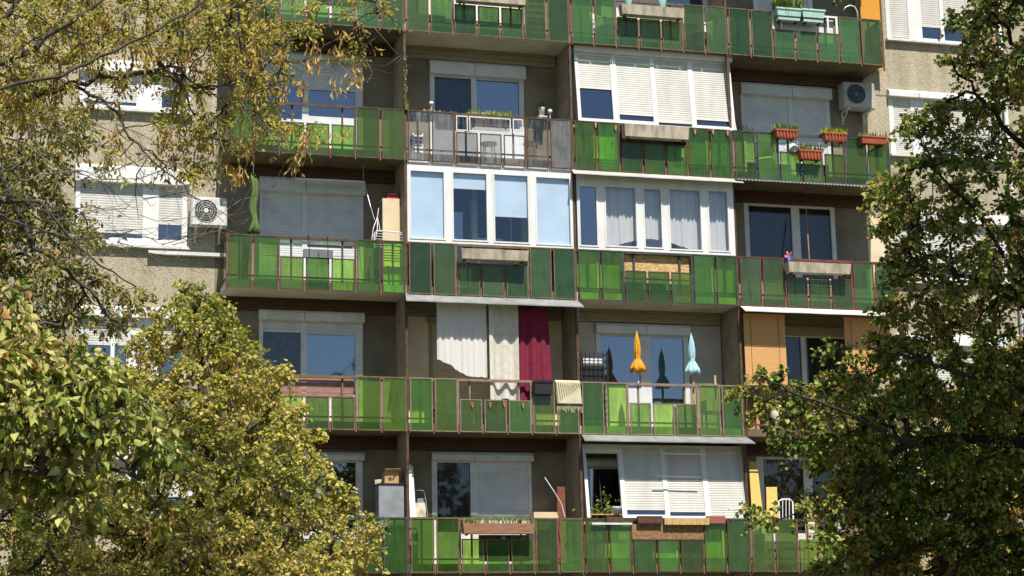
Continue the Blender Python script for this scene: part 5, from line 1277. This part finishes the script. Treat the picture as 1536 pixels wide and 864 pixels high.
arc([(345, 128), (380, 180), (400, 195), (410, 222)], YA, .006); arc([(140, 361), (190, 350), (240, 360), (290, 345)], YA - 1, .007)
arc([(0, 205), (40, 215), (80, 250), (95, 300), (80, 330)], YA - .5, .008); arc([(60, 312), (100, 330), (130, 372), (140, 410)], YA - .8, .008)
arc([(300, 300), (330, 322), (360, 300), (400, 290), (420, 272)], YA, .005); arc([(560, 40), (590, 75), (610, 90)], YA, .005)
for k in range(26):
    x, y = rs.uniform(-20, 300), rs.uniform(150, 400); d = rs.uniform(-1, 1)
    arc([(x, y), (x + 25, y + 10 * d), (x + 55, y + 26 * d), (x + 82, y + 55 * d)], YA + rs.uniform(-1, 1), rs.uniform(.004, .007))
tree('sparse yellowing maple with long branches and hanging dry seed bunches, reaching in from above', trunkA, limbsA, cA, M_LA, 'narrow', .046, 84, 8, .26, seed=3, trunk_r=.20, keys=keysA, bare=bareA, droop=.45, twig_r=.005)

# E: dusky tree behind it
YE = -10.5
te = at(-120, 600, YE); trunkE = [(te.x, YE, 0), (te.x + .1, YE, 2), (te.x, YE, 4), (te.x + .2, YE, 6)]
polyE = [(-120, 120), (60, 140), (110, 170), (140, 205), (100, 240), (95, 300), (140, 330), (150, 400), (205, 440), (215, 480), (160, 490), (110, 470), (60, 500), (-120, 520)]
limbsE = [(pl([(-100, 250), (0, 262), (53, 371), (101, 408), (134, 436), (162, 477), (190, 489)], YE - 1), .05, .010), (pl([(-100, 300), (-20, 300), (60, 300), (100, 350), (150, 400), (205, 430)], YE - 1.3), .035, .008), (pl([(-100, 420), (-30, 400), (30, 380), (90, 330)], YE), .05, .012)]
cE = fill(polyE, 190, .30, lambda x, y: YE, 1.5, 90, seed=8)
tree('dusky green tree with drooping dark branches beside the white windows', trunkE, limbsE, cE, M_LE, 'narrow', .078, 95, 8, .42, seed=8, trunk_r=.2, droop=.5)

# C: autumn lime in the middle
YCn = -14.0
tcx = at(300, 800, YCn).x; trunkC = [(tcx, YCn, 0), (tcx + .05, YCn, 1.2), (tcx - .03, YCn, 2.4), (tcx, YCn + .05, 3.6), (tcx + .05, YCn, 4.6), (at(292, 450, YCn).x, YCn, at(292, 450, YCn).z)]
polyC = [(290, 428), (318, 440), (340, 445), (350, 470), (335, 482), (352, 505), (378, 500), (392, 520), (372, 535), (405, 545), (432, 556), (448, 565), (440, 590), (462, 610), (455, 640), (480, 650), (462, 672), (498, 665), (490, 700), (512, 702), (498, 725), (530, 745), (520, 765), (552, 790), (545, 820), (552, 840), (535, 880), (540, 950), (-60, 950), (-60, 640), (60, 600), (160, 560), (205, 545), (200, 510), (235, 490), (222, 470), (255, 455), (270, 430)]
cC = fill(polyC, 760, .175, lambda x, y: YCn - .25 - .6 * max(0, (y - 600) / 260), 1.45, 150, seed=12)
limbsC = [(pl([(300, 760), (380, 770), (450, 790), (520, 812)], YCn - .8), .03, .006), (pl([(300, 700), (360, 660), (420, 600)], YCn - .5), .03, .006), (pl([(290, 640), (330, 560), (360, 520)], YCn - .3), .02, .005), (pl([(300, 720), (200, 700), (120, 650)], YCn - .6), .03, .008),
          (pl([(0, 780), (60, 785), (130, 800), (260, 806), (330, 815), (420, 828)], YCn - 1.3), .022, .008), (pl([(300, 800), (180, 790), (60, 760), (-20, 740)], YCn - .6), .03, .01)]
tree('dense yellow green lime tree with a pointed top in front of the lower balconies', trunkC, limbsC, cC, M_LC, 'lime', .041, 125, 8, .25, seed=12, trunk_r=.11, keys=random.Random(4).sample(cC, 240), droop=.45, twig_r=.005)

# B: near branch of a big leaved lime
YB = -28.3
tb = at(-420, 700, YB); trunkB = [(tb.x, YB, 0), (tb.x, YB, 1.2), (tb.x + .05, YB, 2.4), (tb.x + .1, YB, 3.6)]
limbsB = [(pl([(-420, 420), (-200, 520), (-40, 600), (60, 640), (140, 690), (210, 720)], YB), .035, .005), (pl([(-400, 380), (-200, 440), (-60, 480), (20, 500), (90, 485), (120, 480)], YB + .3), .02, .004), (pl([(-400, 470), (-200, 620), (-60, 690), (40, 705), (110, 740)], YB - .2), .025, .004),
          (pl([(-400, 350), (-200, 380), (-80, 410), (-10, 425), (20, 440)], YB), .02, .004)]
polyB = [(-160, 380), (-10, 405), (18, 430), (35, 480), (60, 500), (100, 505), (120, 535), (165, 540), (158, 570), (185, 580), (215, 600), (225, 640), (245, 660), (238, 690), (205, 690), (180, 650), (150, 650), (135, 720), (130, 760), (100, 740), (60, 700), (20, 680), (-60, 720), (-160, 720)]
cB = fill(polyB, 170, .08, lambda x, y: YB, .55, 90, seed=21)
tree('near lime branch with large pale leaves edged in orange', trunkB, limbsB, cB, M_LB, 'broad', .034, 62, 8, .14, seed=21, trunk_r=.14, droop=.8, twig_r=.0022, rmin=.003, up=(.1, -.6, .45), rnd=.9, barkm=M_BARK)

# D: dark lime on the right, its crown leaning out over the view
def YDf(x, y): return -15.2 - 3.6 * max(-.3, min(1.6, (620 - y) / 620)) + max(0, (1400 - x) / 300) * .6
tdx = at(1640, 700, -16.5).x
trunkD = [(tdx, -16.5, 0), (tdx + .1, -16.5, 1.6), (tdx, -16.6, 3.2), (tdx + .1, -16.8, 4.6), (tdx - .1, -17.1, 6.0), (tdx - .2, -17.6, 7.4), (tdx - .1, -18.2, 8.8)]
limbsD = [(pl([(1640, 690), (1536, 666), (1500, 662), (1420, 656), (1371, 664), (1350, 669), (1318, 697), (1297, 718), (1270, 760)], -15.2, -.4), .085, .018),
          (pl([(1371, 664), (1335, 655), (1319, 645), (1280, 625), (1225, 604), (1181, 585), (1146, 569), (1128, 575)], -16.4, -.5), .03, .005),
          (pl([(1640, 640), (1536, 655), (1500, 690), (1484, 715), (1470, 778), (1440, 830), (1420, 880)], -14.5, -.3), .06, .018),
          (pl([(1640, 520), (1560, 470), (1480, 430), (1420, 400), (1360, 400)], -17.0, -.4), .05, .012), (pl([(1620, 300), (1560, 240), (1500, 190), (1460, 140), (1430, 100)], -17.8, -.6), .05, .010),
          (pl([(1620, 200), (1560, 120), (1520, 60), (1490, 20), (1470, -20)], -18.4, -.5), .04, .012), (pl([(1560, 470), (1470, 330), (1400, 250), (1380, 200)], -17.4, -.7), .03, .008),
          (pl([(1640, 780), (1560, 800), (1480, 810), (1380, 820), (1300, 850)], -14.4, -.3), .05, .012), (pl([(1536, 590), (1490, 570), (1440, 560), (1380, 540), (1300, 520)], -16.6, -.5), .04, .010), (pl([(1700, 0), (1640, -120), (1560, -220)], -18.9, -1), .06, .02)]
polyD = [(1470, -40), (1455, 10), (1432, 30), (1440, 60), (1428, 95), (1445, 120), (1470, 110), (1478, 135), (1448, 140), (1420, 150), (1395, 160), (1360, 185), (1372, 205), (1400, 215), (1372, 240), (1345, 262), (1312, 270), (1300, 285), (1325, 300), (1345, 320), (1310, 350), (1335, 365), (1312, 400), (1300, 430), (1330, 455), (1325, 500), (1280, 490), (1240, 510), (1255, 540), (1228, 555), (1250, 575), (1205, 590), (1180, 605), (1215, 640), (1190, 655), (1230, 680), (1255, 720), (1215, 745), (1250, 790), (1205, 830), (1230, 900), (1760, 900), (1800, -40)]
def keepD(x, y):
    k = 1.0
    if 330 < y < 560 and 1380 < x < 1530: k = .65
    if 140 < y < 330 and x > 1440: k = .6
    return k
cD = fill(polyD, 980, .21, YDf, 1.6, 140, seed=41, keep=keepD)
cD += fill([(1270, 600), (1330, 540), (1450, 520), (1620, 540), (1640, 910), (1250, 910), (1280, 800), (1250, 700)], 260, .24, lambda x, y: -13.6, .9, 100, seed=47)
cD += fill([(1105, 600), (1140, 560), (1180, 560), (1215, 590), (1200, 625), (1140, 630)], 14, .22, lambda x, y: -16.4, .25, 60, seed=42)
cD += fill([(1165, 655), (1200, 640), (1215, 665), (1180, 690)], 4, .22, lambda x, y: -16.4, .25, 60, seed=43)
cD += fill([(1090, 770), (1150, 760), (1260, 745), (1260, 800), (1200, 790)], 8, .3, lambda x, y: -16.4, .25, 60, seed=44)
cD += fill([(1470, -40), (1820, -40), (1900, -420), (1560, -420), (1500, -250)], 150, .36, lambda x, y: -18.6 + .004 * y, 2.0, 140, seed=45)
tree('large dark lime tree with browning leaf edges beside the end balconies', trunkD, limbsD, cD, M_LD, 'lime', .051, 100, 8, .28, seed=41, trunk_r=.28, barkm=M_BARKD, keys=random.Random(6).sample(cD, 110), droop=.45)

# F: ochre tree further back on the right
YF = -3.4
tf = at(1600, 800, YF); trunkF = [(tf.x, YF, 0), (tf.x, YF, 2), (tf.x - .1, YF, 4.2)]
cF = fill([(1400, 620), (1450, 540), (1560, 490), (1680, 540), (1700, 900), (1380, 900), (1370, 740)], 190, .34, lambda x, y: YF, .9, 110, seed=51)
tree('ochre leaved small tree against the wall behind the dark lime', trunkF, [], cF, M_LF, 'lime', .09, 60, 6, .45, seed=51, trunk_r=.12)

# ------------------------------------------------------------------ light, sky, camera
SD = Vector((-0.10, 1.0, -1.58)).normalized()         # direction the sunlight travels
sun = bpy.data.lights.new('sun', 'SUN'); sun.energy = 4.8; sun.angle = R(0.53); sun.color = (1.0, 0.94, 0.83)
so = bpy.data.objects.new('sun', sun); COL.objects.link(so); so.rotation_euler = SD.to_track_quat('-Z', 'Y').to_euler(); so.location = (0, -30, 40)
W_ = bpy.data.worlds.new('World'); S.world = W_; W_.use_nodes = True
nt = W_.node_tree; bg = nt.nodes['Background']; sky = nt.nodes.new('ShaderNodeTexSky'); sky.sky_type = 'NISHITA'; sky.sun_disc = False
sky.sun_elevation = math.asin(-SD.z); sky.sun_rotation = math.atan2(-SD.x, -SD.y); sky.air_density = 1.0; sky.dust_density = 0.3; sky.ozone_density = 2.0
nt.links.new(sky.outputs[0], bg.inputs[0]); bg.inputs[1].default_value = 0.066

cam = bpy.data.cameras.new('camera'); co = bpy.data.objects.new('camera', cam); COL.objects.link(co)
cam.sensor_width = 36; cam.lens = F / 1536 * 36; cam.clip_end = 1500; cam.clip_start = .1
m4 = Matrix((( _r2.x, _u2.x, -_f.x, CAM.x), (_r2.y, _u2.y, -_f.y, CAM.y), (_r2.z, _u2.z, -_f.z, CAM.z), (0, 0, 0, 1)))
co.matrix_world = m4
S.camera = co
S.view_settings.view_transform = 'Standard'; S.view_settings.look = 'None'; S.view_settings.exposure = 0.72; S.view_settings.gamma = 1; S.view_settings.use_curve_mapping = False
S.render.engine = 'CYCLES'; S.cycles.use_denoising = True; S.cycles.max_bounces = 10; S.cycles.transparent_max_bounces = 16; S.cycles.diffuse_bounces = 4; S.cycles.glossy_bounces = 3
S.cycles.sample_clamp_indirect = 6
